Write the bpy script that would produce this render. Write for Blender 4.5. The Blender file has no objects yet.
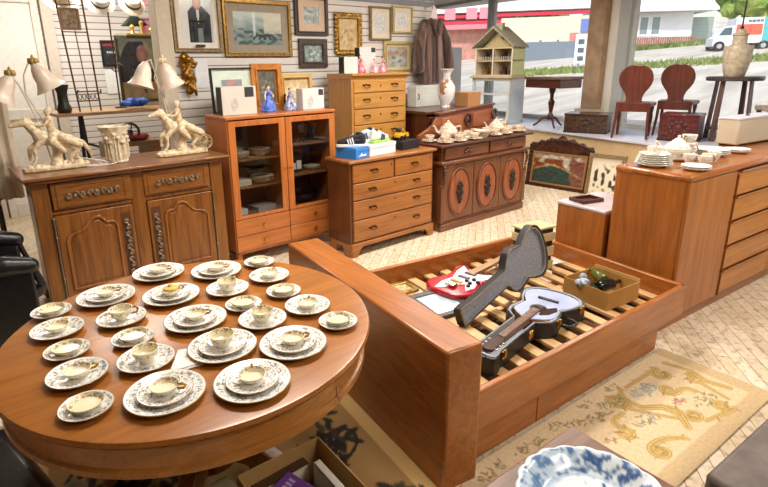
import bpy, bmesh, math, random
from mathutils import Vector, Matrix, noise as mnoise
random.seed(7)
PI = math.pi
sc = bpy.context.scene
col = sc.collection

# ------------------------------------------------------------------ colour + materials
def lin(c):
    return tuple((x / 12.92 if x <= 0.04045 else ((x + 0.055) / 1.055) ** 2.4) for x in c)
def hx(s):
    return lin(tuple(int(s[i:i + 2], 16) / 255 for i in (0, 2, 4)))
def nodes(name):
    m = bpy.data.materials.new(name); m.use_nodes = True
    nt = m.node_tree
    b = nt.nodes['Principled BSDF']
    return m, nt, b
def ramp(nt, stops):
    r = nt.nodes.new('ShaderNodeValToRGB'); e = r.color_ramp.elements
    while len(e) < len(stops): e.new(0.5)
    for i, (p, c) in enumerate(stops):
        e[i].position = p; e[i].color = (*c, 1)
    return r
def coords(nt, scale=(1, 1, 1), kind='Object'):
    t = nt.nodes.new('ShaderNodeTexCoord'); mp = nt.nodes.new('ShaderNodeMapping')
    mp.inputs['Scale'].default_value = scale
    nt.links.new(t.outputs[kind], mp.inputs['Vector'])
    return mp
def tex_noise(nt, vec, scale=5, detail=4, dist=0.0, rough=.5):
    n = nt.nodes.new('ShaderNodeTexNoise')
    n.inputs['Scale'].default_value = scale; n.inputs['Detail'].default_value = detail
    n.inputs['Distortion'].default_value = dist; n.inputs['Roughness'].default_value = rough
    nt.links.new(vec.outputs[0], n.inputs['Vector'])
    return n
def bump(nt, b, src, strength=.2, dist=.01):
    u = nt.nodes.new('ShaderNodeBump'); u.inputs['Strength'].default_value = strength; u.inputs['Distance'].default_value = dist
    nt.links.new(src, u.inputs['Height']); nt.links.new(u.outputs['Normal'], b.inputs['Normal'])
_MC = {}
def wood(c1, c2, axis='x', rough=.32, scale=1.0, coat=.25):
    key = ('w', c1, c2, axis, rough, scale)
    if key in _MC: return _MC[key]
    m, nt, b = nodes('wood_%s_%s' % (c1, axis))
    s = {'x': (1.2, 16, 16), 'y': (16, 1.2, 16), 'z': (16, 16, 1.2)}[axis]
    mp = coords(nt, tuple(v * scale for v in s))
    n = tex_noise(nt, mp, 1.7, 6, .9, .6)
    f = coords(nt, tuple((v * scale * (1.5 if v < 2 else 7)) for v in s))
    n2 = tex_noise(nt, f, 1.5, 3)
    r = ramp(nt, [(.22, hx(c2)), (.62, hx(c1))])
    nt.links.new(n.outputs['Fac'], r.inputs['Fac'])
    mx = nt.nodes.new('ShaderNodeMix'); mx.data_type = 'RGBA'; mx.blend_type = 'MULTIPLY'
    r2 = ramp(nt, [(.35, (.62, .58, .55)), (.6, (1, 1, 1))])
    nt.links.new(n2.outputs['Fac'], r2.inputs['Fac'])
    mx.inputs[0].default_value = .38
    nt.links.new(r.outputs[0], mx.inputs[6]); nt.links.new(r2.outputs[0], mx.inputs[7])
    nt.links.new(mx.outputs[2], b.inputs['Base Color'])
    b.inputs['Roughness'].default_value = rough
    b.inputs['Coat Weight'].default_value = coat; b.inputs['Coat Roughness'].default_value = .25
    bump(nt, b, n2.outputs['Fac'], .08, .002)
    _MC[key] = m
    return m
def flat(c, rough=.5, metal=0, c2=None, ns=20, bmp=0, spec=None, sheen=0):
    key = ('f', c, rough, metal, c2, ns, bmp, sheen)
    if key in _MC: return _MC[key]
    m, nt, b = nodes('mat_%s' % c)
    b.inputs['Roughness'].default_value = rough; b.inputs['Metallic'].default_value = metal
    mp = coords(nt); n = tex_noise(nt, mp, ns, 4)
    a = hx(c)
    bcol = hx(c2) if c2 else tuple(v * .91 for v in a)
    r = ramp(nt, [(.35, bcol), (.65, a)])
    nt.links.new(n.outputs['Fac'], r.inputs['Fac']); nt.links.new(r.outputs[0], b.inputs['Base Color'])
    if bmp: bump(nt, b, n.outputs['Fac'], bmp, .01)
    if sheen: b.inputs['Sheen Weight'].default_value = sheen
    _MC[key] = m
    return m
def china(base='f0efec', leaf='778cab', leaf2='a8966a', rim='a5854e', key='a', lo=.5, hi=.93, dens=.5, centre=None):
    """cream glazed ware: rim line, printed flower band; radius taken from the piece's own bounds"""
    k = ('c', base, leaf, key)
    if k in _MC: return _MC[k]
    m, nt, b = nodes('china_' + key)
    L = nt.links.new
    t = nt.nodes.new('ShaderNodeTexCoord')
    sub = nt.nodes.new('ShaderNodeVectorMath'); sub.operation = 'SUBTRACT'; sub.inputs[1].default_value = (.5, .5, .5)
    L(t.outputs['Generated'], sub.inputs[0])
    ml = nt.nodes.new('ShaderNodeVectorMath'); ml.operation = 'MULTIPLY'; ml.inputs[1].default_value = (2, 2, 0)
    L(sub.outputs[0], ml.inputs[0])
    ln = nt.nodes.new('ShaderNodeVectorMath'); ln.operation = 'LENGTH'; L(ml.outputs[0], ln.inputs[0])
    rr = ln.outputs['Value']
    band = nt.nodes.new('ShaderNodeValToRGB'); e = band.color_ramp.elements
    e[0].position = lo; e[0].color = (0, 0, 0, 1); e[1].position = lo + .04; e[1].color = (1, 1, 1, 1)
    q = e.new(hi - .02); q.color = (1, 1, 1, 1); q = e.new(hi); q.color = (0, 0, 0, 1)
    L(rr, band.inputs['Fac'])
    vor = nt.nodes.new('ShaderNodeTexVoronoi'); vor.inputs['Scale'].default_value = 90
    L(t.outputs['Object'], vor.inputs['Vector'])
    noi = nt.nodes.new('ShaderNodeTexNoise'); noi.inputs['Scale'].default_value = 85; noi.inputs['Detail'].default_value = 3; noi.inputs['Distortion'].default_value = 1.2
    L(t.outputs['Object'], noi.inputs['Vector'])
    th = ramp(nt, [(dens, (0, 0, 0)), (dens + .06, (1, 1, 1))]); L(noi.outputs['Fac'], th.inputs['Fac'])
    mul = nt.nodes.new('ShaderNodeMath'); mul.operation = 'MULTIPLY'
    L(band.outputs[0], mul.inputs[0]); L(th.outputs[0], mul.inputs[1])
    cr = ramp(nt, [(.3, hx(leaf)), (.6, hx(leaf2))]); L(vor.outputs['Distance'], cr.inputs['Fac'])
    m1 = nt.nodes.new('ShaderNodeMix'); m1.data_type = 'RGBA'
    m1.inputs[6].default_value = (*hx(base), 1); L(cr.outputs[0], m1.inputs[7]); L(mul.outputs[0], m1.inputs[0])
    rimr = ramp(nt, [(hi + .035, (0, 0, 0)), (hi + .05, (1, 1, 1))]); L(rr, rimr.inputs['Fac'])
    m2 = nt.nodes.new('ShaderNodeMix'); m2.data_type = 'RGBA'
    L(m1.outputs[2], m2.inputs[6]); m2.inputs[7].default_value = (*hx(rim), 1); L(rimr.outputs[0], m2.inputs[0])
    L(m2.outputs[2], b.inputs['Base Color'])
    b.inputs['Roughness'].default_value = .18
    _MC[k] = m
    return m
def painted_mat(rough=.6, key='p', bmp=0):
    k = ('p', rough, key, bmp)
    if k in _MC: return _MC[k]
    m, nt, b = nodes('painted_' + key)
    a = nt.nodes.new('ShaderNodeAttribute'); a.attribute_name = 'Col'
    nt.links.new(a.outputs['Color'], b.inputs['Base Color'])
    b.inputs['Roughness'].default_value = rough
    if bmp:
        mp = coords(nt); n = tex_noise(nt, mp, 260, 3); bump(nt, b, n.outputs['Fac'], bmp, .004)
    _MC[k] = m
    return m
def glass_mat(key='pane', tint=(1, 1, 1), refl=.06):
    k = ('g', key)
    if k in _MC: return _MC[k]
    m = bpy.data.materials.new('glass_' + key); m.use_nodes = True
    nt = m.node_tree; nt.nodes.clear(); L = nt.links.new
    o = nt.nodes.new('ShaderNodeOutputMaterial'); mix = nt.nodes.new('ShaderNodeMixShader')
    tr = nt.nodes.new('ShaderNodeBsdfTransparent'); tr.inputs[0].default_value = (*tint, 1)
    gl = nt.nodes.new('ShaderNodeBsdfGlossy'); gl.inputs['Roughness'].default_value = .02
    fr = nt.nodes.new('ShaderNodeLayerWeight'); fr.inputs['Blend'].default_value = .12
    mp = nt.nodes.new('ShaderNodeMath'); mp.operation = 'MULTIPLY_ADD'; mp.inputs[1].default_value = .6; mp.inputs[2].default_value = refl
    L(fr.outputs['Fresnel'], mp.inputs[0]); L(mp.outputs[0], mix.inputs[0]); L(tr.outputs[0], mix.inputs[1]); L(gl.outputs[0], mix.inputs[2])
    L(mix.outputs[0], o.inputs[0])
    _MC[k] = m
    return m
def mirror_mat():
    m, nt, b = nodes('mirror_silver')
    b.inputs['Metallic'].default_value = 1; b.inputs['Roughness'].default_value = .02; b.inputs['Base Color'].default_value = (.82, .84, .82, 1)
    return m

# ------------------------------------------------------------------ geometry builder
class G:
    def __init__(s): s.bm = bmesh.new()
    def box(s, x0, x1, y0, y1, z0, z1, rot=None, piv=None):
        vs = [s.bm.verts.new((x, y, z)) for x in (x0, x1) for y in (y0, y1) for z in (z0, z1)]
        for f in ((0, 1, 3, 2), (4, 6, 7, 5), (0, 4, 5, 1), (2, 3, 7, 6), (0, 2, 6, 4), (1, 5, 7, 3)):
            s.bm.faces.new([vs[i] for i in f])
        if rot:
            p = Vector(piv) if piv else Vector(((x0 + x1) / 2, (y0 + y1) / 2, (z0 + z1) / 2))
            for v in vs: v.co = p + rot @ (v.co - p)
        return s
    def cyl(s, p0, p1, r0, r1=None, n=14):
        r1 = r0 if r1 is None else r1
        p0, p1 = Vector(p0), Vector(p1); d = (p1 - p0).normalized()
        a = d.orthogonal().normalized(); c = d.cross(a)
        A = [s.bm.verts.new(p0 + (a * math.cos(2 * PI * i / n) + c * math.sin(2 * PI * i / n)) * r0) for i in range(n)]
        B = [s.bm.verts.new(p1 + (a * math.cos(2 * PI * i / n) + c * math.sin(2 * PI * i / n)) * r1) for i in range(n)]
        for i in range(n): s.bm.faces.new((A[i], A[(i + 1) % n], B[(i + 1) % n], B[i]))
        s.bm.faces.new(A[::-1]); s.bm.faces.new(B)
        return s
    def lathe(s, prof, c=(0, 0, 0), n=24, sx=1, sy=1, wob=None, a0=0, a1=2 * PI):
        full = abs(a1 - a0 - 2 * PI) < 1e-6
        k = n if full else n + 1
        rings = []
        for (r, z) in prof:
            if r < 1e-6: rings.append([s.bm.verts.new((c[0], c[1], c[2] + z))]); continue
            ring = []
            for i in range(k):
                a = a0 + (a1 - a0) * i / n
                q = r * (wob(a, r) if wob else 1)
                ring.append(s.bm.verts.new((c[0] + q * math.cos(a) * sx, c[1] + q * math.sin(a) * sy, c[2] + z)))
            rings.append(ring)
        for A, B in zip(rings, rings[1:]):
            for i in range(n):
                j = (i + 1) % k
                if len(A) == 1 and len(B) == 1: continue
                if len(A) == 1: s.bm.faces.new((A[0], B[i], B[j]))
                elif len(B) == 1: s.bm.faces.new((A[i], A[j], B[0]))
                else: s.bm.faces.new((A[i], A[j], B[j], B[i]))
        return s
    def ball(s, c, r, sx=1, sy=1, sz=1, n=14, rot=None):
        m = Matrix.Translation(c) @ (rot.to_4x4() if rot else Matrix()) @ Matrix.Diagonal((r * sx, r * sy, r * sz, 1))
        bmesh.ops.create_uvsphere(s.bm, u_segments=n, v_segments=max(6, n * 2 // 3), radius=1, matrix=m)
        return s
    def prism(s, pts, d0, d1, axis='z'):
        f = {'z': lambda a, b, d: (a, b, d), 'y': lambda a, b, d: (a, d, b), 'x': lambda a, b, d: (d, a, b)}[axis]
        A = [s.bm.verts.new(f(a, b, d0)) for a, b in pts]; B = [s.bm.verts.new(f(a, b, d1)) for a, b in pts]
        n = len(pts)
        for i in range(n): s.bm.faces.new((A[i], A[(i + 1) % n], B[(i + 1) % n], B[i]))
        s.bm.faces.new(A[::-1]); s.bm.faces.new(B)
        return s
    def ringprism(s, outer, inner, d0, d1, axis='z'):
        """frame between two loops of equal length"""
        f = {'z': lambda a, b, d: (a, b, d), 'y': lambda a, b, d: (a, d, b), 'x': lambda a, b, d: (d, a, b)}[axis]
        n = len(outer)
        L = [[s.bm.verts.new(f(a, b, d)) for a, b in pp] for pp in (outer, inner) for d in (d0, d1)]
        O0, O1, I0, I1 = L
        for i in range(n):
            j = (i + 1) % n
            s.bm.faces.new((O0[i], O0[j], O1[j], O1[i])); s.bm.faces.new((I0[i], I1[i], I1[j], I0[j]))
            s.bm.faces.new((O0[i], I0[i], I0[j], O0[j])); s.bm.faces.new((O1[i], O1[j], I1[j], I1[i]))
        return s
    def tube(s, pts, r, n=8, closed=False):
        pts = [Vector(p) for p in pts]; k = len(pts); rings = []
        up = None
        for i, p in enumerate(pts):
            t = (pts[(i + 1) % k] - pts[i - 1]) if (closed or 0 < i < k - 1) else (pts[1] - pts[0] if i == 0 else pts[-1] - pts[-2])
            t.normalize()
            if up is None: up = t.orthogonal().normalized()
            up = (up - t * up.dot(t))
            up = up.normalized() if up.length > 1e-6 else t.orthogonal().normalized()
            w = t.cross(up); rad = r[i] if isinstance(r, (list, tuple)) else r
            rings.append([s.bm.verts.new(p + (up * math.cos(2 * PI * j / n) + w * math.sin(2 * PI * j / n)) * rad) for j in range(n)])
        for i in range(k if closed else k - 1):
            A, B = rings[i], rings[(i + 1) % k]
            for j in range(n): s.bm.faces.new((A[j], A[(j + 1) % n], B[(j + 1) % n], B[j]))
        if not closed:
            s.bm.faces.new(rings[0][::-1]); s.bm.faces.new(rings[-1])
        return s
    def limb(s, p0, p1, r0, r1, n=12):
        """tapered capsule"""
        s.cyl(p0, p1, r0, r1, n); s.ball(p0, r0, n=n); s.ball(p1, r1, n=n)
        return s
    def chain(s, pts, rs, n=12):
        for i in range(len(pts) - 1): s.limb(pts[i], pts[i + 1], rs[i], rs[i + 1], n)
        return s
    def xf(s, M):
        bmesh.ops.transform(s.bm, matrix=M, verts=s.bm.verts); return s
    def make(s, name, mat, parent=None, smooth=True, bevel=0, remesh=0, ang=35, sm=0):
        bmesh.ops.recalc_face_normals(s.bm, faces=s.bm.faces)
        me = bpy.data.meshes.new(name); s.bm.to_mesh(me); s.bm.free()
        if mat: me.materials.append(mat)
        if smooth or remesh:
            me.polygons.foreach_set('use_smooth', [True] * len(me.polygons))
            if not remesh: me.set_sharp_from_angle(angle=math.radians(ang))
        o = bpy.data.objects.new(name, me); col.objects.link(o)
        if parent: o.parent = parent
        if bevel:
            b = o.modifiers.new('bevel', 'BEVEL'); b.width = bevel; b.segments = 2; b.limit_method = 'ANGLE'; b.angle_limit = math.radians(40)
        if remesh:
            r = o.modifiers.new('remesh', 'REMESH'); r.mode = 'VOXEL'; r.voxel_size = remesh; r.use_smooth_shade = True
            if sm:
                q = o.modifiers.new('smooth', 'SMOOTH'); q.factor = .5; q.iterations = sm
        return o
def thing(name, label, cat, loc=(0, 0, 0), rz=0, group=None, rx=0):
    o = bpy.data.objects.new(name, None); col.objects.link(o); o.empty_display_size = .05
    o.location = loc; o.rotation_euler = (rx, 0, rz); o['label'] = label; o['category'] = cat
    if group: o['group'] = group
    return o
def tag(o, label, cat, group=None, kind=None):
    o['label'] = label; o['category'] = cat
    if group: o['group'] = group
    if kind: o['kind'] = kind
    return o
def struct(o):
    o['kind'] = 'structure'; return o
def place(o, loc, rz=0, rx=0, ry=0):
    o.location = loc; o.rotation_euler = (rx, ry, rz); return o
def dup(src, loc, rz, label, group=None):
    r = src.copy(); col.objects.link(r); r.location = loc; r.rotation_euler = (src.rotation_euler[0], src.rotation_euler[1], rz); r['label'] = label
    if group: r['group'] = group
    for ch in list(src.children):
        c = ch.copy(); col.objects.link(c); c.parent = r
        for g in list(ch.children):
            d = g.copy(); col.objects.link(d); d.parent = c
    return r
def paint(name, w, h, nx, ny, fn, mat, parent=None, plane='xz', y=0, x0=0, z0=0, zf=None):
    """a sheet whose colours are worked out per vertex by fn(u, v) -> sRGB"""
    vs, fs, cs = [], [], []
    for j in range(ny + 1):
        for i in range(nx + 1):
            u, v = i / nx, j / ny
            a, b = x0 + u * w, z0 + v * h
            vs.append((a, y, b) if plane == 'xz' else (a, b, y + (zf(u, v) if zf else 0)))
            cs.append((*lin(tuple(min(1, max(0, q)) for q in fn(u, v))), 1))
    for j in range(ny):
        for i in range(nx):
            k = j * (nx + 1) + i
            fs.append((k, k + 1, k + nx + 2, k + nx + 1))
    me = bpy.data.meshes.new(name); me.from_pydata(vs, [], fs)
    at = me.color_attributes.new('Col', 'FLOAT_COLOR', 'POINT')
    at.data.foreach_set('color', [q for c in cs for q in c])
    me.materials.append(mat)
    me.polygons.foreach_set('use_smooth', [True] * len(me.polygons))
    o = bpy.data.objects.new(name, me); col.objects.link(o)
    if parent: o.parent = parent
    return o
def mixc(a, b, t):
    t = min(1, max(0, t)); return tuple(x + (y - x) * t for x, y in zip(a, b))
def c8(s): return tuple(int(s[i:i + 2], 16) / 255 for i in (0, 2, 4))
def nz(x, y, z=0): return mnoise.noise(Vector((x, y, z)))
def sstep(a, b, x):
    t = min(1, max(0, (x - a) / (b - a))); return t * t * (3 - 2 * t)
def RZ(d): return Matrix.Rotation(math.radians(d), 3, 'Z')
def RX(d): return Matrix.Rotation(math.radians(d), 3, 'X')
def RY(d): return Matrix.Rotation(math.radians(d), 3, 'Y')

# palette
TEAK = ('c07a3e', '8f5226'); TEAKD = ('a9642f', '7a4219')
def teak(ax, r=.3): return wood('b36a2c', '80491c', ax, r)
def teak2(ax): return wood('a66026', '764016', ax, .28)
def oak(ax): return wood('d0974a', 'b07a36', ax, .38)
def cherry(ax): return wood('935c28', '552f11', ax, .3)
def tablewood(ax): return wood('ad6c2b', '8c5119', ax, .3, .8)
def dresserw(ax): return wood('ad6f34', '7e481c', ax, .35)
def mahog(ax): return wood('7e4a2c', '4b2615', ax, .3)
def dkmahog(ax): return wood('59291a', '2c120b', ax, .3)
def pine(ax): return wood('dcb680', 'b98a50', ax, .55, coat=0)
BRASS = flat('c29a48', .3, 1); DKBRASS = flat('5a4526', .4, .9); GOLD = flat('c8a050', .35, .8, c2='7d5a20', ns=40)
BLACK = flat('17161a', .45); WHITE = flat('f0eee8', .45); CREAM = flat('e9dcc0', .35, c2='d2bf98', ns=30)
# ================================================================== SETTING
# floor: short boards, worn, with dark flecks between them
def floor_mat():
    m, nt, b = nodes('floor_boards'); L = nt.links.new
    mp = coords(nt, (1, 1, 1)); mp.inputs['Rotation'].default_value = (0, 0, math.radians(-38))
    br = nt.nodes.new('ShaderNodeTexBrick'); L(mp.outputs[0], br.inputs['Vector'])
    br.inputs['Scale'].default_value = 1; br.inputs['Brick Width'].default_value = .9; br.inputs['Row Height'].default_value = .075
    br.inputs['Mortar Size'].default_value = .0022; br.inputs['Mortar Smooth'].default_value = .2; br.inputs['Bias'].default_value = 0
    br.inputs['Color1'].default_value = (*hx('e9dac2'), 1); br.inputs['Color2'].default_value = (*hx('dcc8a8'), 1); br.inputs['Mortar'].default_value = (*hx('94744f'), 1)
    n = tex_noise(nt, coords(nt, (6, 6, 6)), 4, 6, .4)
    r = ramp(nt, [(.34, hx('a98a62')), (.5, (1, 1, 1))]); L(n.outputs['Fac'], r.inputs['Fac'])
    sp = tex_noise(nt, coords(nt, (22, 22, 22)), 1, 2, 0)
    r2 = ramp(nt, [(.36, hx('8a6a48')), (.44, (1, 1, 1))]); L(sp.outputs['Fac'], r2.inputs['Fac'])
    m1 = nt.nodes.new('ShaderNodeMix'); m1.data_type = 'RGBA'; m1.blend_type = 'MULTIPLY'; m1.inputs[0].default_value = .3
    L(br.outputs['Color'], m1.inputs[6]); L(r.outputs[0], m1.inputs[7])
    m2 = nt.nodes.new('ShaderNodeMix'); m2.data_type = 'RGBA'; m2.blend_type = 'MULTIPLY'; m2.inputs[0].default_value = .4
    L(m1.outputs[2], m2.inputs[6]); L(r2.outputs[0], m2.inputs[7]); L(m2.outputs[2], b.inputs['Base Color'])
    b.inputs['Roughness'].default_value = .42
    return m
def slat_mat():
    m, nt, b = nodes('slatwall'); L = nt.links.new
    t = nt.nodes.new('ShaderNodeTexCoord'); sp = nt.nodes.new('ShaderNodeSeparateXYZ'); L(t.outputs['Object'], sp.inputs[0])
    md = nt.nodes.new('ShaderNodeMath'); md.operation = 'MODULO'; md.inputs[1].default_value = .078; L(sp.outputs['Z'], md.inputs[0])
    r = ramp(nt, [(0, hx('6f675c')), (.006 / 1, hx('8d857a'))]);
    dv = nt.nodes.new('ShaderNodeMath'); dv.operation = 'DIVIDE'; dv.inputs[1].default_value = .078; L(md.outputs[0], dv.inputs[0])
    e = r.color_ramp.elements; e[0].position = .0; e[1].position = .1; e[1].color = (*hx('857c70'), 1)
    q = e.new(.16); q.color = (*hx('ded8d2'), 1); q = e.new(1); q.color = (*hx('e4dfd9'), 1)
    L(dv.outputs[0], r.inputs['Fac']); L(r.outputs[0], b.inputs['Base Color'])
    b.inputs['Roughness'].default_value = .5
    bump(nt, b, r.outputs[0], .3, .004)
    return m
FLOOR = floor_mat(); SLAT = slat_mat()
PLASTER = flat('8f8678', .8, c2='857b6c', ns=3); CEIL = flat('dedad2', .9)
g = G(); g.box(-3.2, 9.6, -3.6, 9.0, -.1, 0); struct(g.make('floor', FLOOR, smooth=False))
g = G(); g.box(-3.2, 9.9, -3.6, 9.0, 2.95, 3.05); struct(g.make('ceiling', CEIL, smooth=False))
g = G(); g.box(1.79, 5.18, 4.9, 5.0, 0, 2.40); struct(g.make('wall_back', SLAT, smooth=False))
g = G(); g.box(1.77, 5.2, 4.885, 5.01, 2.40, 2.46); struct(g.make('trim_2', flat('8d9099', .5), smooth=False, bevel=.004))
g = G(); g.box(1.655, 1.79, 4.84, 5.02, 0, 2.95); struct(g.make('trim_3', flat('d8cbb5', .5), smooth=False, bevel=.006))
g = G(); g.box(-3.2, 3.4, 7.4, 7.5, 0, 2.95); struct(g.make('wall_alcove', SLAT, smooth=False))
g = G(); g.box(-3.3, -3.2, -3.6, 9.0, 0, 2.95); struct(g.make('wall_left', PLASTER, smooth=False))
g = G(); g.box(-3.2, 9.0, -3.7, -3.6, 0, 2.95); struct(g.make('wall_rear', PLASTER, smooth=False))
g = G(); g.box(-3.2, 9.6, 9.0, 9.1, 0, 2.95); struct(g.make('wall_far', PLASTER, smooth=False))
# white panelled door in the alcove
d = bpy.data.objects.new('door_1', None); col.objects.link(d); d.location = (.5, 7.33, 0); d['kind'] = 'structure'
g = G(); g.box(0.0, .66, 0, .05, 0, 2.6)
g.make('door_panel', flat('f1ece4', .4), d, bevel=.004)
g = G()
for x0, x1, z0, z1 in ((0, .08, 0, 2.6), (.58, .66, 0, 2.6), (.08, .58, 2.45, 2.6), (.08, .58, 1.15, 1.27), (.08, .58, 0, .16)):
    g.box(x0, x1, -.025, 0.0, z0, z1)
g.make('door_frame', flat('e6dfd3', .4), d, bevel=.006)
g = G(); g.box(-.14, -.02, -.04, .06, 0, 2.75); g.box(.68, .8, -.04, .06, 0, 2.75); g.box(-.02, .68, -.04, .06, 2.63, 2.75)
g.make('door_casing', flat('d9cdbd', .45), d, bevel=.006)

# shop window: display ledge, posts, panes.  wf maps (along, outward, z) of the window line to the world
WU = Vector((.2, .98, 0)).normalized(); WN = Vector((.98, -.2, 0)).normalized(); WP = Vector((8.08, 3.31, 0))
WROT = math.atan2(WU.y, WU.x)
def wloc(t, o, z=0): return WP + WU * t + WN * o + Vector((0, 0, z))
# local frame: x along the window (away from camera), y = -outward
def wmake(gg, name, mat, parent=None, **k):
    o = gg.make(name, mat, parent, **k)
    o.location = WP; o.rotation_euler = (0, 0, WROT); return o
g = G(); g.box(-6.9, 5.6, .02, 1.19, 0, .7)
o = wmake(g, 'wall_right', flat('dcc094', .7, c2='cfb083', ns=4), smooth=False); struct(o)
g = G(); g.box(-6.9, 5.6, -.12, 1.22, .7, .73)
o = wmake(g, 'trim_1', flat('d5d3de', .3, c2='bdbcc9', ns=3), smooth=False, bevel=.006); struct(o)
FR = flat('c9c9c4', .4)
def pane(i, t0, t1):
    w = bpy.data.objects.new('window_%d' % i, None); col.objects.link(w); w.location = WP; w.rotation_euler = (0, 0, WROT); w['kind'] = 'structure'
    g = G(); g.box(t0, t0 + .05, -.03, .04, .73, 2.95); g.box(t1 - .05, t1, -.03, .04, .73, 2.95); g.box(t0 + .05, t1 - .05, -.03, .04, .73, .79); g.box(t0 + .05, t1 - .05, -.03, .04, 2.89, 2.95)
    g.make('window_frame', FR, w, bevel=.004)
    g = G(); g.box(t0 + .05, t1 - .05, 0, .006, .79, 2.89); g.make('window_glass', glass_mat(), w, smooth=False)
pane(1, -2.9, .40); pane(2, 1.0, 3.4); pane(3, 3.5, 5.6); pane(4, -6.9, -2.98)
g = G(); g.box(3.4, 3.5, -.05, .06, .73, 2.95); struct(wmake(g, 'trim_5', flat('aeb6bc', .4), smooth=False, bevel=.005))
g = G(); g.box(-2.98, -2.9, -.05, .06, .73, 2.95); struct(wmake(g, 'trim_6', flat('aeb6bc', .4), smooth=False, bevel=.005))
g = G(); g.box(.74, 1.03, -.06, .2, .98, 2.95); struct(wmake(g, 'pillar', flat('b89a7c', .7, c2='a38468', ns=6), smooth=False, bevel=.004))
g = G(); g.box(.66, 1.06, -.05, .3, .73, .98); struct(wmake(g, 'pillar_base', flat('cfc6b3', .7), smooth=False, bevel=.006))
g = G(); g.box(.58, .74, -.06, .1, .73, 2.95); struct(wmake(g, 'trim_4', flat('e4dfd2', .45, c2='ddd7c8', ns=2), smooth=False, bevel=.02))
g = G(); g.box(.40, .58, -.03, .1, .73, 2.95); struct(wmake(g, 'trim_7', flat('b9bbb8', .4, c2='b0b2b0', ns=2), smooth=False, bevel=.006))

# ================================================================== OUTSIDE
def gz(x, y): return -.48 + .085 * x - .006 * y
def ground_fn():
    m, nt, b = nodes('street_ground'); L = nt.links.new
    n = tex_noise(nt, coords(nt, (.5, 2.5, 1)), .5, 6, .6)
    r = ramp(nt, [(.3, hx('a89f91')), (.5, hx('c2b9aa')), (.7, hx('d4ccbe'))]); L(n.outputs['Fac'], r.inputs['Fac']); L(r.outputs[0], b.inputs['Base Color'])
    b.inputs['Roughness'].default_value = .9
    return m
g = G()
P = [(9.3, -30), (9.6, -3), (10.4, 8.9), (9.9, 45), (95, 45), (95, -30)]
vs = [g.bm.verts.new((x, y, gz(x, y))) for x, y in P]; g.bm.faces.new(vs)
struct(g.make('street', ground_fn(), smooth=False))

def etng(name, label, cat, x, y, rz, group=None): return thing(name, label, cat, (x, y, gz(x, y)), rz, group)
# the far side is square to the view: yaw of things facing the shop
FY = math.radians(-52)
GR = flat('98a35a', .9, c2='76864a', ns=1.2)
g = G()
for k in range(2600):
    t = random.random(); s_ = random.random()
    x = 19.6 + t * 6 + s_ * 2.2; y = 13.6 - t * 8.5 + s_ * 1.8
    z = gz(x, y); h = random.uniform(.06, .2); a = random.random() * PI
    v = [g.bm.verts.new(p) for p in ((x - .05 * math.cos(a), y - .05 * math.sin(a), z), (x + .05 * math.cos(a), y + .05 * math.sin(a), z), (x + random.uniform(-.08, .08), y + random.uniform(-.08, .08), z + h))]
    g.bm.faces.new(v)
tag(g.make('roadside_grass', GR, smooth=False), 'sunlit yellow green grass strip along the far side of the road', 'grass', kind='stuff')
g = G()
for k in range(2200):
    t = random.random(); s_ = random.random()
    x = 32.3 + t * 5.4 + s_ * 1.2; y = 15.6 - t * 4.1 + s_ * 1.2
    z = gz(x, y) ; h = random.uniform(.12, .3); a = random.random() * PI
    v = [g.bm.verts.new(p) for p in ((x - .08 * math.cos(a), y - .08 * math.sin(a), z), (x + .08 * math.cos(a), y + .08 * math.sin(a), z), (x + random.uniform(-.1, .1), y + random.uniform(-.1, .1), z + h))]
    g.bm.faces.new(v)
tag(g.make('verge_grass', flat('8b9a58', .9, c2='72844a', ns=1), smooth=False), 'green grass verge in front of the brick fence across the lot', 'grass', kind='stuff')
# long shop with the red band
st = etng('shop_building', 'long low white shop across the road with red stripes and a pink brick wall', 'building', 29.2, 27.8, FY)
# local x runs to the right of the view, y away
g = G(); g.box(-4, 6.0, 0, 2.5, -1, 4.0); g.make('brick_wall', flat('cf9a8c', .85, c2='b98476', ns=3), st, smooth=False)
g = G(); g.box(-5, 11.3, -.7, 2.4, 3.3, 4.05); g.make('sign_fascia', flat('f4efee', .5), st, smooth=False)
g = G(); g.box(-5, 11.3, -.75, -.68, 2.55, 2.75); g.box(-5, 11.3, -.75, -.68, 2.95, 3.15); g.make('red_stripe', flat('d1304a', .5), st, smooth=False)
g = G(); g.box(-5, 11.3, -.72, 2.4, 2.2, 2.55); g.make('canopy_edge', flat('d58a94', .5), st, smooth=False)
for i, x in enumerate((1.1, 2.6, 3.5)):
    g = G(); g.box(x, x + .75, -.76, -.7, 2.85, 3.6); g.make('sign_disc', flat('e493a0', .5), st, smooth=False)
g = G(); g.box(4.6, 6.2, -.1, 0, .2, 2.1); g.make('shop_window', flat('8c9aa5', .2), st, smooth=False)
g = G(); g.box(6.9, 8.3, 1, 2.3, 4.0, 5.2); g.make('chimney', flat('e6e3de', .6), st, smooth=False)
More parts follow.
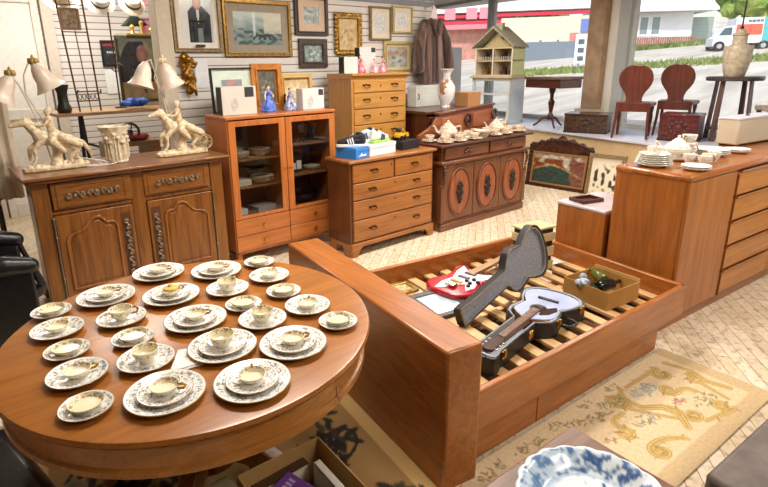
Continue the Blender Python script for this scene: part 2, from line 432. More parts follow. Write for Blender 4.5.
# cream shed in front, with blue notice
sh = etng('cream_shed', 'cream metal shed behind the dark grey fence across the road', 'building', 30.2, 20.8, FY)
g = G(); g.box(-1.2, 5.0, 0, 2, -.5, 2.5)
for k in range(31): g.box(-1.2 + k * .2, -1.2 + k * .2 + .06, -.04, 0, -.5, 2.45)
g.make('ribbed_wall', flat('e9dcc6', .7), sh, smooth=False)
g = G(); g.box(3.6, 4.2, -.08, -.04, 1.5, 2.3); g.make('blue_notice', flat('6f86c4', .5), sh, smooth=False)
g = G(); g.box(3.0, 3.5, -.08, -.04, 1.0, 1.5); g.make('red_notice', flat('d8877d', .5), sh, smooth=False)
fe = etng('board_fence', 'dark grey board fence behind the roadside grass across the road', 'fence', 27.66, 18.85, FY + .09)
g = G()
for k in range(40): g.box(k * .1, k * .1 + .094, 0, .05, 0, 1.1)
g.make('boards', flat('7c8794', .7), fe, smooth=False)
g = G()
for k in range(5): g.box(k * .98, k * .98 + .1, .05, .15, -.1, 1.2)
g.make('post', flat('6f7883', .7), fe, smooth=False)
sg = etng('road_sign', 'small white upright road sign with dark marks beyond the dark grey fence end', 'sign', 22.2, 12.25, FY)
g = G(); g.box(-.04, .04, 0, .05, 0, .4); g.make('post', flat('8a8d92', .6), sg)
g = G(); g.box(-.2, .28, -.04, 0, .3, 1.5); g.make('sign_board', flat('eef0f2', .5), sg)
g = G(); g.box(-.08, .16, -.06, -.04, 1.1, 1.3); g.box(-.08, .16, -.06, -.04, .75, .95); g.box(-.08, .16, -.06, -.04, .42, .6); g.make('dark_mark', flat('59636e', .5), sg)
# white house to the right
ho = etng('white_house', 'white clapboard house with low pale roof beyond the gravel lot', 'house', 36.9, 17.4, FY + .12)
g = G(); g.box(-.6, 4.3, 0, 6, -.5, 2.3)
for k in range(14): g.box(-.6, 4.3, -.03, 0, k * .17, k * .17 + .14)
g.make('wall', flat('f2f2f3', .7), ho, smooth=False)
g = G(); g.prism([(-.9, 2.2), (7, 2.2), (7, 2.35), (3, 4.6), (-.9, 2.35)], -.9, 5.4, 'x'); g.make('roof', flat('dcdce0', .7), ho, smooth=False)
for x in (.15, .9, 1.65):
    g = G(); g.box(x, x + .7, -.08, -.02, .75, 2.0); w = g.make('window', flat('f6f5f0', .5), ho, smooth=False)
    g = G(); g.box(x + .12, x + .58, -.1, -.07, .85, 1.9); g.make('pane', flat('8b9a9f', .2), w, smooth=False)
g = G(); g.box(4.3, 6.0, .8, 5, -.5, 1.9); g.make('annex', flat('8fa09c', .6), ho, smooth=False)
bf = etng('brick_fence', 'low reddish paling fence in front of the white house', 'fence', 35.4, 17.0, FY + .12)
g = G()
for k in range(52): g.box(-2.4 + k * .14, -2.4 + k * .14 + .1, 0, .06, .0, .72)
g.make('palings', flat('b07a68', .8, c2='8f5f50', ns=3), bf, smooth=False)
g = G(); g.box(-2.4, 4.9, .06, .1, .2, .32); g.make('rail', flat('a7685a', .8), bf, smooth=False)
def wheel(par, x, y, r):
    g = G(); g.cyl((x, y, r), (x, y + .22, r), r, n=18); w = g.make('wheel', flat('2b2c30', .7), par)
    g = G(); g.cyl((x, y - .01, r), (x, y + .02, r), r * .5, n=14); g.make('hub', flat('b9bcc0', .4, .6), w)
def truck(label, x, y, rz, Lb, colb, band, panel):
    t = etng('box_truck', label, 'truck', x, y, rz); t.scale = (.76, .76, .76)
    g = G(); g.box(0, Lb, 0, 1.9, .45, 2.0); g.make('cargo_box', flat('f3f3f2', .4), t, bevel=.04)
    g = G(); g.prism([(-1.15, .3), (-1.1, .8), (-.85, .95), (-.55, 1.5), (0, 1.55), (0, .3)], .1, 1.8, 'y'); g.make('cab', flat('eceeef', .3), t, bevel=.03)
    g = G(); g.prism([(-.82, .98), (-.56, 1.42), (-.15, 1.44), (-.15, .98)], .07, .1, 'y'); g.make('side_window', flat('4f6672', .1), t)
    g = G(); g.box(*band, -.02, 0, .95, 1.6); g.make('colour_band', flat(colb, .4), t)
    g = G(); g.box(*panel[:2], -.02, 0, .5, 2.0); g.make('colour_panel', flat(panel[2], .4), t)
    g = G()
    for k, (a, b) in enumerate(((.1, .26), (.3, .5), (.54, .7), (.74, .9))): g.box(Lb * .25 + a, Lb * .25 + b, -.025, 0, 1.72, 1.86)
    g.make('lettering', flat('8d7ea8' if colb != 'e06048' else '4f6f80', .5), t)
    for xx in (-.75, Lb - .5):
        wheel(t, xx, -.02, .3); wheel(t, xx, 1.7, .3)
    return t
truck('white rental box truck with an orange stripe and teal panel', 31.0, 9.2, FY - .1, 2.15, 'e06048', (.05, 1.45), (1.5, 2.0, '5fb7bd'))
truck('white rental box truck with a yellow corner panel at the right edge', 32.5, 6.85, FY - .1, 2.6, 'f1eef2', (.1, .4), (1.25, 2.6, 'f0b93a'))
# trees
def leaf_mat(c1, c2):
    m, nt, b = nodes('leaf_' + c1); L = nt.links.new
    n = tex_noise(nt, coords(nt), 1.6, 5); r = ramp(nt, [(.35, hx(c2)), (.65, hx(c1))]); L(n.outputs['Fac'], r.inputs['Fac']); L(r.outputs[0], b.inputs['Base Color'])
    b.inputs['Roughness'].default_value = .8
    return m
LM = [leaf_mat('9db85a', '4f7330'), leaf_mat('86ab58', '3f6630'), leaf_mat('b3c26a', '6a8a3c')]
TR = [(24, 42, 'bushy green tree behind the shop, above the coat'), (30, 37.5, 'pale green tree behind the shop, above the red discs'), (34, 34, 'mid green tree behind the shop, above the dollhouse'),
      (38, 30.5, 'light green tree behind the red striped shop, above the pedestal table'), (42, 27, 'dark bushy tree behind the shop beside the brown pillar'),
      (47, 13, 'tall bushy tree behind the white house roof end'), (47, 9.0, 'leafy tree behind the orange striped truck'), (46, 5.2, 'pale leafy tree behind the lamp rod'), (45, 1.6, 'green tree at the far right behind the yellow truck')]
for i, (x, y, lab) in enumerate(TR):
    rnd = random.Random(i)
    t = etng('tree', lab, 'tree', x, y, 0, 'trees across the road')
    g = G(); g.cyl((0, 0, -.3), (0, 0, 3), .25, .14); g.make('trunk', flat('5e5142', .9), t)
    g = G()
    for k in range(26):
        a = rnd.random() * 2 * PI; q = rnd.random() ** .5 * 2.3; h = rnd.uniform(1.6, 5.6 if i < 5 else 5.4)
        q *= 1.15 - abs(h - 3.4) / 5
        b0 = len(g.bm.verts)
        bmesh.ops.create_icosphere(g.bm, subdivisions=2, radius=rnd.uniform(.6, 1.1), matrix=Matrix.Translation((q * math.cos(a), q * math.sin(a), h)))
    for v in g.bm.verts:
        v.co += Vector((nz(v.co.x * 2.2 + i, v.co.y * 2.2, v.co.z * 2.2), nz(v.co.x * 2 + 9, v.co.y * 2 + i, v.co.z * 2), nz(v.co.z * 2 + 4, v.co.y * 2, v.co.x * 2))) * .4
    g.make('crown', LM[i % 3], t, smooth=False)
# ================================================================== FURNITURE
def knob(par, x, y, z, r, mat, name='knob', ln=.022):
    g = G(); g.xf(Matrix()); g.lathe([(0, 0), (r * .55, 0), (r * .5, ln * .5), (r, ln * .75), (r * .9, ln), (0, ln * 1.05)], n=12)
    g.xf(Matrix.Translation((x, y, z)) @ Matrix.Rotation(PI / 2, 4, 'X')); return g.make(name, mat, par)
def bail(par, x, y, z, w, mat, drop=.022):
    """drop handle with two round back plates"""
    g = G()
    for s_ in (-1, 1):
        g.cyl((x + s_ * w, y, z), (x + s_ * w, y - .006, z), .011, .009, 10); g.cyl((x + s_ * w, y - .004, z), (x + s_ * w, y - .018, z), .005, .005, 8)
    pts = [(x - w, y - .015, z), (x - w * .95, y - .02, z - drop * .7), (x - w * .5, y - .022, z - drop), (x + w * .5, y - .022, z - drop), (x + w * .95, y - .02, z - drop * .7), (x + w, y - .015, z)]
    g.tube(pts, .0038, 6)
    g.prism([(x - w * .75, z + .012), (x - w * .3, z + .006), (x, z + .018), (x + w * .3, z + .006), (x + w * .75, z + .012), (x + w * .55, z - .01), (x, z - .004), (x - w * .55, z - .01)], y - .003, y, 'y')
    return g.make('handle', mat, par)

# ---- round dining table
TZ = .75; TC = (.645, 1.83)
t = thing('round_table', 'large round honey brown pedestal dining table covered with china settings', 'table', (*TC, 0))
g = G(); g.lathe([(0, TZ - .034), (.655, TZ - .034), (.668, TZ - .028), (.677, TZ - .014), (.672, TZ - .002), (.664, TZ), (0, TZ)], n=96)
g.make('tabletop', tablewood('x'), t)
for a0 in (-1.2, -1.2 + PI):
    g = G(); g.lathe([(.6, TZ - .034), (.642, TZ - .034), (.642, TZ - .115), (.652, TZ - .12), (.655, TZ - .135), (.6, TZ - .138), (.6, TZ - .034)], n=60, a0=a0 + .003, a1=a0 + PI - .003)
    g.make('apron', wood('bb7c38', '935a20', 'x', .35), t)
g = G(); g.lathe([(0, .12), (.11, .12), (.13, .2), (.08, .28), (.1, .42), (.13, .5), (.09, .58), (.2, .63), (.2, TZ - .036), (0, TZ - .036)], n=28); g.make('pedestal', cherry('z'), t)
for k in range(4):
    a = PI / 4 + k * PI / 2
    g = G(); g.prism([(.06, .26), (.2, .22), (.36, .1), (.46, .075), (.49, .0), (.4, .0), (.3, .04), (.16, .12), (.06, .14)], -.035, .035, 'y')
    g.xf(Matrix.Rotation(a, 4, 'Z')); g.make('leg', cherry('x'), t, bevel=.008)

# ---- platform bed frame (seen as a skewed rectangle: corners measured)
BO = Vector((1.62, 1.2, 0))
bed = thing('bed_frame', 'low teak platform bed frame with thick headboard, bare slats and drawers beneath', 'bed', BO)
def bp(pts): return [(x - BO.x, y - BO.y) for x, y in pts]
HB = [(1.510, 1.115), (1.760, 2.615), (1.555, 2.65), (1.340, 1.150)]
g = G(); g.prism(bp(HB), 0, .652); g.make('headboard', teak('y', .28), bed, bevel=.012)
def rail(a, b, w, z0, z1, name, ax, inner, bev=.008):
    a, b = Vector(a), Vector(b); d = (b - a).normalized(); n = Vector((-d.y, d.x)) * (1 if inner > 0 else -1)
    g = G(); g.prism(bp([a, b, b + n * w, a + n * w]), z0, z1); return g.make(name, teak(ax, .28), bed, bevel=bev)
A, B_, C_, D_ = (1.512, 1.157), (3.366, 1.024), (3.567, 2.244), (1.752, 2.53)
rail(A, B_, .035, .185, .385, 'side_rail', 'x', 1)
rail(D_, C_, .035, .185, .385, 'side_rail', 'x', -1)
rail(B_, C_, .035, .185, .385, 'foot_board', 'y', 1)
NS = 13
for k in range(NS):
    f = .035 + k * .072 if k < 13 else .95
    f = (k + .55) / NS
    p = Vector(A).lerp(Vector(B_), f); q = Vector(D_).lerp(Vector(C_), f); d = (q - p).normalized(); n = Vector((d.y, -d.x))
    p = p + d * .037; q = q - d * .037; w = .034
    g = G(); g.prism(bp([p - n * w, p + n * w, q + n * w, q - n * w]), .247, .268); g.make('slat', pine('y'), bed, bevel=.003)
p, q = Vector(A).lerp(Vector(D_), .5), Vector(B_).lerp(Vector(C_), .5)
g = G(); g.prism(bp([p + Vector((.0, -.02)), q + Vector((-.05, -.02)), q + Vector((-.05, .02)), p + Vector((0, .02))]), .19, .245); g.make('centre_beam', pine('x'), bed)
# plinth with two drawers on the near side
dr = (Vector(B_) - Vector(A)).normalized(); nn = Vector((-dr.y, dr.x)); A0 = Vector((1.55, 1.155)) + nn * .03
def pl(t0, t1, o0, o1): return bp([A0 + dr * t0 + nn * o0, A0 + dr * t1 + nn * o0, A0 + dr * t1 + nn * o1, A0 + dr * t0 + nn * o1])
g = G(); g.prism(pl(.0, 1.60, .022, .04), .0, .186); g.prism(pl(1.58, 1.60, .04, 1.16), 0, .186); g.prism(pl(.1, 1.60, 1.16, 1.18), 0, .186); g.make('plinth', teak2('x'), bed)
for t0, t1 in ((.0, .455), (.461, 1.60)):
    g = G(); g.prism(pl(t0, t1, 0, .021), .012, .176); g.make('drawer', teak('x', .3), bed, bevel=.003)
g = G(); g.prism(pl(.1, 1.55, .05, 1.15), .19, .195); g.make('dust_panel', flat('6b4526', .7), bed)

# ---- tall teak chest of drawers at the foot of the bed, with a low bedside unit behind
CO = (3.46, 1.12, 0); CR = math.radians(-6)
ch = thing('teak_chest', 'long waist-high teak chest with five drawers, stacked with white china', 'chest of drawers', CO, CR)
g = G(); g.box(0, 2.2, .02, .48, .09, 1.0); g.make('carcass', teak('z', .3), ch, bevel=.012)
g = G(); g.box(-.008, 2.21, -.005, .485, .985, 1.03); g.make('top', teak('x', .25), ch, bevel=.018)
g = G(); g.box(.0, .62, .0, .02, .09, .985); g.make('front_panel', teak('z', .3), ch, bevel=.004)
g = G(); g.box(1.43, 2.2, .0, .02, .09, .985); g.make('front_panel', teak('z', .3), ch, bevel=.004)
g = G(); g.box(.62, 1.43, .012, .02, .09, .985); g.make('drawer_recess', flat('3a1f10', .6), ch, smooth=False)
for k in range(5):
    z1 = .975 - k * .178
    g = G(); g.box(.632, 1.418, -.004, .012, z1 - .16, z1); dw = g.make('drawer', wood('c8833c', '9c5f28', 'x', .33), ch, bevel=.003)
    g = G(); g.prism([(-.012, z1 - .001), (-.02, z1 + .004), (-.018, z1 + .014), (.008, z1 + .004), (.008, z1 - .001)], .64, 1.34, 'x'); g.make('lip_pull', teak('x', .25), dw)
g = G(); g.box(-.26, 2.2, .03, .1, 0, .088); g.make('plinth', teak2('x'), ch, bevel=.003)
g = G(); g.box(.632, .64, -.008, .012, .088, .96); g.make('divider', teak2('z'), ch)
ns = thing('bedside_cabinet', 'low teak cabinet with pale sheen painted on its top, standing behind the tall teak chest', 'cabinet', (3.495, 1.625, 0), CR)
g = G(); g.box(0, .5, 0, .385, 0, .675); g.make('carcass', teak('z', .3), ns, bevel=.006)
g = G(); g.box(-.006, .505, -.002, .39, .675, .7); g.make('top', flat('cfc6cd', .12, c2='c2b4b4', ns=3), ns, bevel=.008)  # pale colour stands in for the window's sheen on this top
g = G(); g.box(.5, .515, .02, .36, .35, .65); dw = g.make('drawer', teak('y', .3), ns, bevel=.003)

# ---- carved cherry buffet (left)
ar = thing('carved_buffet', 'dark cherry provincial buffet with two arched panel doors and carved drawers', 'buffet', (.40, 3.92, 0))
W, D, H = 1.33, .56, 1.03
g = G(); g.box(.03, W - .03, .03, D, .1, H - .045)
g.make('carcass', cherry('z'), ar, bevel=.004)
g = G(); g.box(-.05, W + .05, -.055, D + .02, H - .022, H); g.box(-.03, W + .03, -.035, D + .01, H - .045, H - .022); g.make('top', cherry('x'), ar, bevel=.009)
g = G()
for x0, x1 in ((0, .1), (W - .1, W)):
    g.box(x0, x1, 0, .08, .0, H - .045); 
g.box(.615, .715, .005, .06, .1, H - .045); g.box(.1, W - .1, .008, .05, .08, .14); g.box(.1, W - .1, .008, .05, .755, .785)
g.make('stile', cherry('z'), ar, bevel=.006)
def scroll(gg, x0, x1, z, y, h, n=5, vert=False):
    """carved leaf scroll: curls strung along a line"""
    L_ = x1 - x0
    for k in range(n):
        c = x0 + L_ * (k + .5) / n; s_ = 1 if k % 2 else -1
        pts = []
        for q in range(9):
            a = q / 8 * 1.6 * PI; r = h * (.55 - .045 * q)
            u, v = c + r * math.cos(a + (0 if s_ > 0 else PI)) * .9 * L_ / n / h / 1.3, s_ * r * math.sin(a)
            pts.append((z + v, y, u) if vert else (u, y, z + v))
        gg.tube(pts, .0085, 6)
        gg.ball((z, y, c) if vert else (c, y, z), .009, 1, .7, 1, 8)
for x0, x1 in ((.11, .62), (.71, W - .11)):
    g = G(); g.box(x0, x1, -.008, .03, .79, H - .055)
    dw = g.make('drawer', cherry('x'), ar, bevel=.008)
    g = G(); g.ringprism([(x0 + .03, .805), (x1 - .03, .805), (x1 - .03, H - .07), (x0 + .03, H - .07)], [(x0 + .045, .82), (x1 - .045, .82), (x1 - .045, H - .085), (x0 + .045, H - .085)], -.014, -.006, 'y'); g.make('moulding', cherry('x'), dw)
    g = G(); c = (x0 + x1) / 2; scroll(g, c - .175, c + .175, .882, -.016, .045, 8); g.make('carving', flat('a08e78', .35, .3, c2='5a4430', ns=60), dw)
for s_, x0, x1 in ((0, .105, .612), (1, .718, W - .105)):
    g = G(); g.box(x0, x1, -.004, .03, .145, .75); dw = g.make('door', cherry('z'), ar, bevel=.005)
    # arched sunk panel outline
    m = lambda x: x if not s_ else x0 + x1 - x
    cx0, cx1 = x0 + .045, x1 - .115
    pts = [(cx0, .2), (cx1, .2), (cx1, .60)]
    top = [(1.0, .62), (.95, .655), (.87, .665), (.81, .66), (.76, .68), (.68, .715), (.56, .715), (.46, .69), (.38, .65), (.28, .625), (.16, .62), (.07, .605), (0, .575)]
    pts = [(cx0, .2), (cx1, .2)] + [(cx0 + (cx1 - cx0) * a, b) for a, b in top]
    cen = (sum(p[0] for p in pts) / len(pts), .42)
    inn = [(cen[0] + (p[0] - cen[0]) * .93, cen[1] + (p[1] - cen[1]) * .94) for p in pts]
    g = G(); g.ringprism([(m(a), b) for a, b in pts], [(m(a), b) for a, b in inn], -.016, 0, 'y'); g.make('panel_moulding', wood('a96a30', '6b3814', 'z', .28), dw, bevel=.003)
    in2 = [(cen[0] + (p[0] - cen[0]) * .84, cen[1] + (p[1] - cen[1]) * .87) for p in pts]
    g = G(); g.prism([(m(a), b) for a, b in in2], -.008, 0, 'y'); g.make('raised_panel', cherry('z'), dw, bevel=.006)
    g = G(); xx = m(x1 - .055); scroll(g, .22, .66, xx, -.012, .038, 9, vert=True); g.make('carving', flat('a08e78', .35, .3, c2='5a4430', ns=60), dw)
    g = G(); g.box(*sorted((m(x1 - .09), m(x1 - .02))), -.006, -.003, .2, .7); g.make('carving_ground', flat('5a3418', .5), dw)
    g = G(); g.cyl((m(x0 - .008), -.008, .16), (m(x0 - .008), -.008, .735), .007, n=8)
    for zz in (.16, .735, .3, .6): g.ball((m(x0 - .008), -.008, zz), .011, n=8)
    g.make('hinge', flat('8d8578', .3, .9), dw)
for x in (.05, W - .05):
    for y in (.06, D - .05):
        g = G(); g.lathe([(0, 0), (.03, 0), (.045, .04), (.04, .1), (0, .1)], (x, y, 0), 12); g.make('leg', cherry('z'), ar)

# ---- glazed teak cabinet
gc = thing('display_cabinet', 'teak display cabinet with two glazed doors over four small drawers', 'cabinet', (1.835, 4.0, 0))
W, D = 1.095, .42
def gt(ax): return wood('c9793c', 'a05a26', ax, .33)
g = G(); g.box(0, .022, 0, D, .115, 1.31); g.make('side_panel', gt('z'), gc, bevel=.003)
g = G(); g.box(W - .022, W, 0, D, .115, 1.31); g.make('side_panel', gt('z'), gc, bevel=.003)
g = G(); g.box(-.006, W + .006, -.012, D, 1.285, 1.312); g.make('top', gt('x'), gc, bevel=.006)
g = G(); g.box(.022, W - .022, D - .012, D, .115, 1.285); g.make('back_panel', flat('4a2a18', .7), gc, smooth=False)
g = G(); g.box(.0, W, .0, D - .012, .115, .135); g.make('bottom', gt('x'), gc)
g = G(); g.box(W / 2 - .012, W / 2 + .012, .02, D - .012, .135, 1.285); g.make('partition', gt('z'), gc)
SH = {0: (.44, .70, .94), 1: (.44, .74, 1.02)}
for s_ in (0, 1):
    for zz in SH[s_]:
        g = G(); g.box(.022 + s_ * (W / 2 - .01), W / 2 - .012 + s_ * (W / 2 - .01), .03, D - .012, zz - .014, zz); g.make('shelf', wood('8a5a34', '5f3a1e', 'x', .5), gc)
for s_ in (0, 1):
    x0 = .008 + s_ * (W / 2 - .006); x1 = x0 + W / 2 - .012; z0, z1 = .435, 1.275
    g = G(); f = .062
    g.ringprism([(x0, z0), (x1, z0), (x1, z1), (x0, z1)], [(x0 + f, z0 + .03), (x1 - f, z0 + .03), (x1 - f, z1 - .045), (x0 + f, z1 - .045)], -.018, .0, 'y')
    dw = g.make('door', gt('z'), gc, bevel=.003)
    g = G(); g.box(x0 + f, x1 - f, -.01, -.006, z0 + .03, z1 - .045); g.make('glass_pane', glass_mat('cab', (.86, .86, .86), .03), dw, smooth=False)
    knob(dw, (x1 - .025) if not s_ else x0 + .025, -.018, .83, .008, BRASS)
    for z0, z1 in ((.285, .428), (.143, .279)):
        g = G(); g.box(x0, x1, -.018, 0, z0, z1); dr_ = g.make('drawer', gt('x'), gc, bevel=.003)
        knob(dr_, (x0 + x1) / 2, -.018, (z0 + z1) / 2, .017, BRASS)
for x in (.04, W - .04):
    for y in (.04, D - .05):
        g = G(); g.box(x - .022, x + .022, y - .022, y + .022, 0, .116); g.make('leg', gt('z'), gc, bevel=.003)

# ---- four-drawer chest with bracket feet
ds = thing('bracket_chest', 'brown bracket-foot chest of five drawers with brass pulls, shoe boxes on top', 'chest of drawers', (2.735, 3.525, 0))
W, D, H = 1.065, .34, .9
g = G(); g.box(.0, W, .012, D, .12, H - .03); g.make('carcass', wood('6f3f1d', '4a2510', 'z', .35), ds, bevel=.004)
g = G(); g.box(-.02, W + .022, -.02, D + .005, H - .028, H); g.make('top', dresserw('x'), ds, bevel=.008)
g = G()
g.prism([(0, 0), (.07, 0), (.085, .05), (.13, .09), (W - .13, .09), (W - .085, .05), (W - .07, 0), (W, 0), (W, .13), (0, .13)], -.012, .02, 'y')
g.make('bracket_foot', dresserw('x'), ds, bevel=.004)
for x in (0, W - .02):
    g = G(); g.prism([(.02, 0), (.1, 0), (.12, .06), (.14, .09), (D - .12, .09), (D - .1, .04), (D - .08, 0), (D, 0), (D, .13), (.02, .13)], x, x + .02, 'x'); g.make('side_foot', dresserw('y'), ds)
rows = [((.03, .515), (.695, .86)), ((.535, W - .03), (.695, .86)), ((.03, W - .03), (.535, .685)), ((.03, W - .03), (.35, .525)), ((.03, W - .03), (.145, .34))]
for (x0, x1), (z0, z1) in rows:
    g = G(); g.box(x0, x1, -.006, .012, z0, z1); dw = g.make('drawer', dresserw('x'), ds, bevel=.006)
    zc = (z0 + z1) / 2
    for x in ([(x0 + x1) / 2] if x1 - x0 < .6 else [x0 + .22, x1 - .22]): bail(dw, x, -.006, zc + .012, .036, DKBRASS)
    if x1 - x0 > .6 or True:
        g = G(); g.ball(((x0 + x1) / 2 if x1 - x0 > .6 else x1 - .03, -.008, z1 - .045), .008, 1, .4, 1.4, 8); g.make('keyhole', DKBRASS, dw)

# ---- tall honey oak chest behind
oc = thing('tall_oak_chest', 'tall honey oak chest of drawers standing behind the shoe boxes', 'chest of drawers', (3.41, 4.33, 0))
W, D, H = .78, .42, 1.62
g = G(); g.box(0, W, .01, D, .08, H - .05); g.make('carcass', oak('z'), oc, bevel=.004)
g = G(); g.prism([(-.0, H - .055), (-.0, H - .05), (-.03, H - .02), (-.03, H), (D, H), (D, H - .055)], -.015, W + .02, 'x'); g.make('cornice', oak('x'), oc, bevel=.004)
g = G(); g.box(-.01, W + .01, -.01, D, 0, .1); g.make('plinth', oak('x'), oc, bevel=.006)
z = H - .075
for i, hgt in enumerate((.12, .155, .155, .17, .18, .2, .22)):
    g = G(); g.box(.025, W - .025, -.004, .01, z - hgt, z); dw = g.make('drawer', oak('x'), oc, bevel=.005)
    for x in (.19, W - .19): bail(dw, x, -.004, z - hgt / 2 + (.015), .04, DKBRASS, .026)
    g = G(); g.ball((W / 2, -.006, z - .055), .009, 1, .4, 1.5, 8); g.make('keyhole', DKBRASS, dw)
    z -= hgt + .012

# ---- Victorian sideboard
sb = thing('carved_sideboard', 'reddish mahogany sideboard with three oval panel doors and carved back, teaware on top', 'sideboard', (3.895, 3.50, 0))
W, D, H = 1.475, .48, .92
g = G(); g.box(.03, W - .03, .03, D, .1, H - .03); g.make('carcass', mahog('z'), sb, bevel=.004)
g = G(); g.box(-.0, W + .0, -.0, D, 0, .075); g.box(.012, W - .012, .012, D, .075, .1); g.make('plinth', mahog('x'), sb, bevel=.008)
g = G(); g.box(-.05, W + .07, -.03, D, H - .028, H); g.make('top', dkmahog('x'), sb, bevel=.008)
g = G(); g.box(-.02, W + .03, -.02, D, .715, .745); g.box(-.0, W + .01, -.0, D, .70, .715); g.make('waist_moulding', mahog('x'), sb, bevel=.006)
for x0, x1 in ((.05, .75), (.78, W - .03)):
    g = G(); g.box(x0, x1, .005, .03, .76, H - .04); dw = g.make('drawer', mahog('x'), sb, bevel=.006)
    g = G(); x = (x0 + x1) / 2
    for s_ in (-1, 1):
        for q in range(3): g.ball((x + s_ * (.012 + .022 * q), -.004, .823 + (.004, -.012, -.004)[q]), .017 - .003 * q, 1.1, .8, .9, 8)
    g.ball((x, -.008, .835), .016, 1, .9, 1.2, 8); g.make('handle', dkmahog('x'), dw)
for k in range(3):
    x0 = .06 + k * .462; x1 = x0 + .452; cx, cz = (x0 + x1) / 2, .395
    g = G(); g.box(x0, x1, .008, .03, .105, .695); dw = g.make('door', mahog('z'), sb, bevel=.004)
    ov = lambda a, b: [(cx + a * math.cos(q / 40 * 2 * PI), cz + b * math.sin(q / 40 * 2 * PI)) for q in range(40)]
    g = G(); g.ringprism(ov(.178, .268), ov(.158, .245), -.006, .01, 'y'); g.make('oval_moulding', wood('7c3f25', '4a1f12', 'z', .28), dw, bevel=.005)
    g = G(); g.prism(ov(.148, .234), .0, .008, 'y'); g.make('oval_panel', wood('a45a35', '6f3520', 'z', .28), dw, bevel=.005)
    g = G()
    for a, b, r in ((0, .07, .02), (-.014, .045, .02), (.014, .045, .02), (0, .02, .026), (-.018, -.01, .022), (.018, -.012, .022), (0, -.04, .024), (-.01, -.065, .016), (.012, -.07, .015), (0, -.095, .013)):
        g.ball((cx - .005 + a * 1.35, -.01, cz + .01 + b * 1.25), r * 1.3, 1, .7, 1.05, 8)
    g.make('carved_handle', flat('2a1510', .35, c2='120806'), dw)
for x in (.025, W - .025):
    g = G()
    for q in range(7): g.ball((x, -.012 - .01 * math.sin(q), .685 - q * .034), .024 - q * .0022, .9, .9, 1, 8)
    g.make('corbel', dkmahog('z'), sb)
    g = G(); g.box(x - .025, x + .03, .0, .05, .1, .5); g.make('pilaster', mahog('z'), sb, bevel=.005)
# arched carved back board
zt = H
pts = [(.1, zt), (W - .02, zt), (W - .02, zt + .06), (W - .06, zt + .075), (W - .09, zt + .12), (W - .13, zt + .16), (W - .135, zt + .3), (.42, zt + .25), (.4, zt + .22), (.36, zt + .2), (.33, zt + .15), (.26, zt + .11), (.16, zt + .07), (.1, zt + .05)]
g = G(); g.prism(pts, D - .05, D - .01, 'y'); bk = g.make('back_board', wood('9a5836', '6b3320', 'x', .3), sb, bevel=.008)
g = G(); g.prism([(.38, zt + .245), (W - .11, zt + .3), (W - .11, zt + .325), (.38, zt + .27)], D - .075, D, 'y'); g.make('crest_rail', mahog('x'), bk, bevel=.006)
for x0, x1 in ((.45, .8), (.98, 1.28)):
    f = lambda x, o: zt + .07 + (0 if o == 0 else .13 + .05 * (x - .4))
    P_ = [(x0, f(x0, 0)), (x1, f(x1, 0)), (x1, f(x1, 1)), (x0, f(x0, 1))]
    g = G(); g.prism(P_, D - .06, D - .05, 'y'); g.make('raised_panel', wood('a7623c', '7a3f26', 'x', .28), bk, bevel=.008)
g = G(); g.ringprism([(.89 + .06 * math.cos(q / 24 * 2 * PI), zt + .16 + .075 * math.sin(q / 24 * 2 * PI)) for q in range(24)], [(.89 + .035 * math.cos(q / 24 * 2 * PI), zt + .16 + .05 * math.sin(q / 24 * 2 * PI)) for q in range(24)], D - .075, D - .05, 'y')
g.ball((.89, D - .06, zt + .16), .022, 1, .6, 1.5, 10); g.make('medallion', dkmahog('x'), bk)
g = G()
for k in range(14):
    a = k / 13 * 1.7 * PI; g.ball((W - .1 + .05 * math.cos(a) * (1 - k * .03), D - .055, zt + .19 + .06 * math.sin(a) * (1 - k * .03)), .018, n=8)
for k in range(8): g.ball((W - .06 + .008 * k, D - .055, zt + .12 - k * .012), .016, n=8)
g.make('scroll_carving', dkmahog('x'), bk)

# ---- dark cabinet behind the sideboard
lt = thing('dark_cabinet', 'dark mahogany cabinet behind the carved sideboard, white vase standing on it', 'cabinet', (4.23, 4.06, 0))
g = G(); g.box(.02, 1.16, .02, .76, .06, 1.16); g.make('carcass', dkmahog('z'), lt, bevel=.004)
g = G(); g.box(-.01, 1.19, -.01, .78, 1.16, 1.195); g.make('top', dkmahog('x'), lt, bevel=.006)
g = G(); g.box(0, 1.18, .0, .77, 0, .07); g.make('plinth', dkmahog('x'), lt, bevel=.004)
for x0, x1 in ((.04, .58), (.6, 1.14)):
    g = G(); g.box(x0, x1, .005, .02, .1, 1.13); g.make('door', dkmahog('z'), lt, bevel=.004)
# ================================================================== CHINA ON THE ROUND TABLE
CH = china(key='plate', dens=.5); CHS = china(key='saucer', lo=.42, dens=.5); CUPM = china(base='f0e4c6', key='cup', lo=.8, hi=.97, dens=.52); BOWLM = china(base='eddfba', key='bowl', lo=.7, hi=.94, dens=.5)
def plate_bm(R, h=.018): 
    g = G(); g.lathe([(0, .003), (R * .55, .003), (R * .6, 0), (R * .63, .004), (R * .8, h * .5), (R * .985, h), (R, h + .002), (R * .985, h + .004), (R * .78, h * .5 + .005), (R * .63, .008), (0, .007)], n=36); return g
def cup_parts(R, h, root, m=CUPM):
    g = G(); g.lathe([(0, 0), (R * .5, 0), (R * .52, .006), (R * .78, h * .35), (R * .95, h * .75), (R, h), (R * .96, h), (R * .9, h * .75), (R * .72, h * .38), (R * .4, .012), (0, .011)], n=28); g.make('bowl', m, root)
    g = G(); g.tube([(R * .9, 0, h * .85), (R * 1.25, 0, h * .95), (R * 1.45, 0, h * .7), (R * 1.3, 0, h * .4), (R * .85, 0, h * .38)], .0045, 6); g.make('handle', GOLD, root)
protos = {}
def get(kind):
    return protos.get(kind)
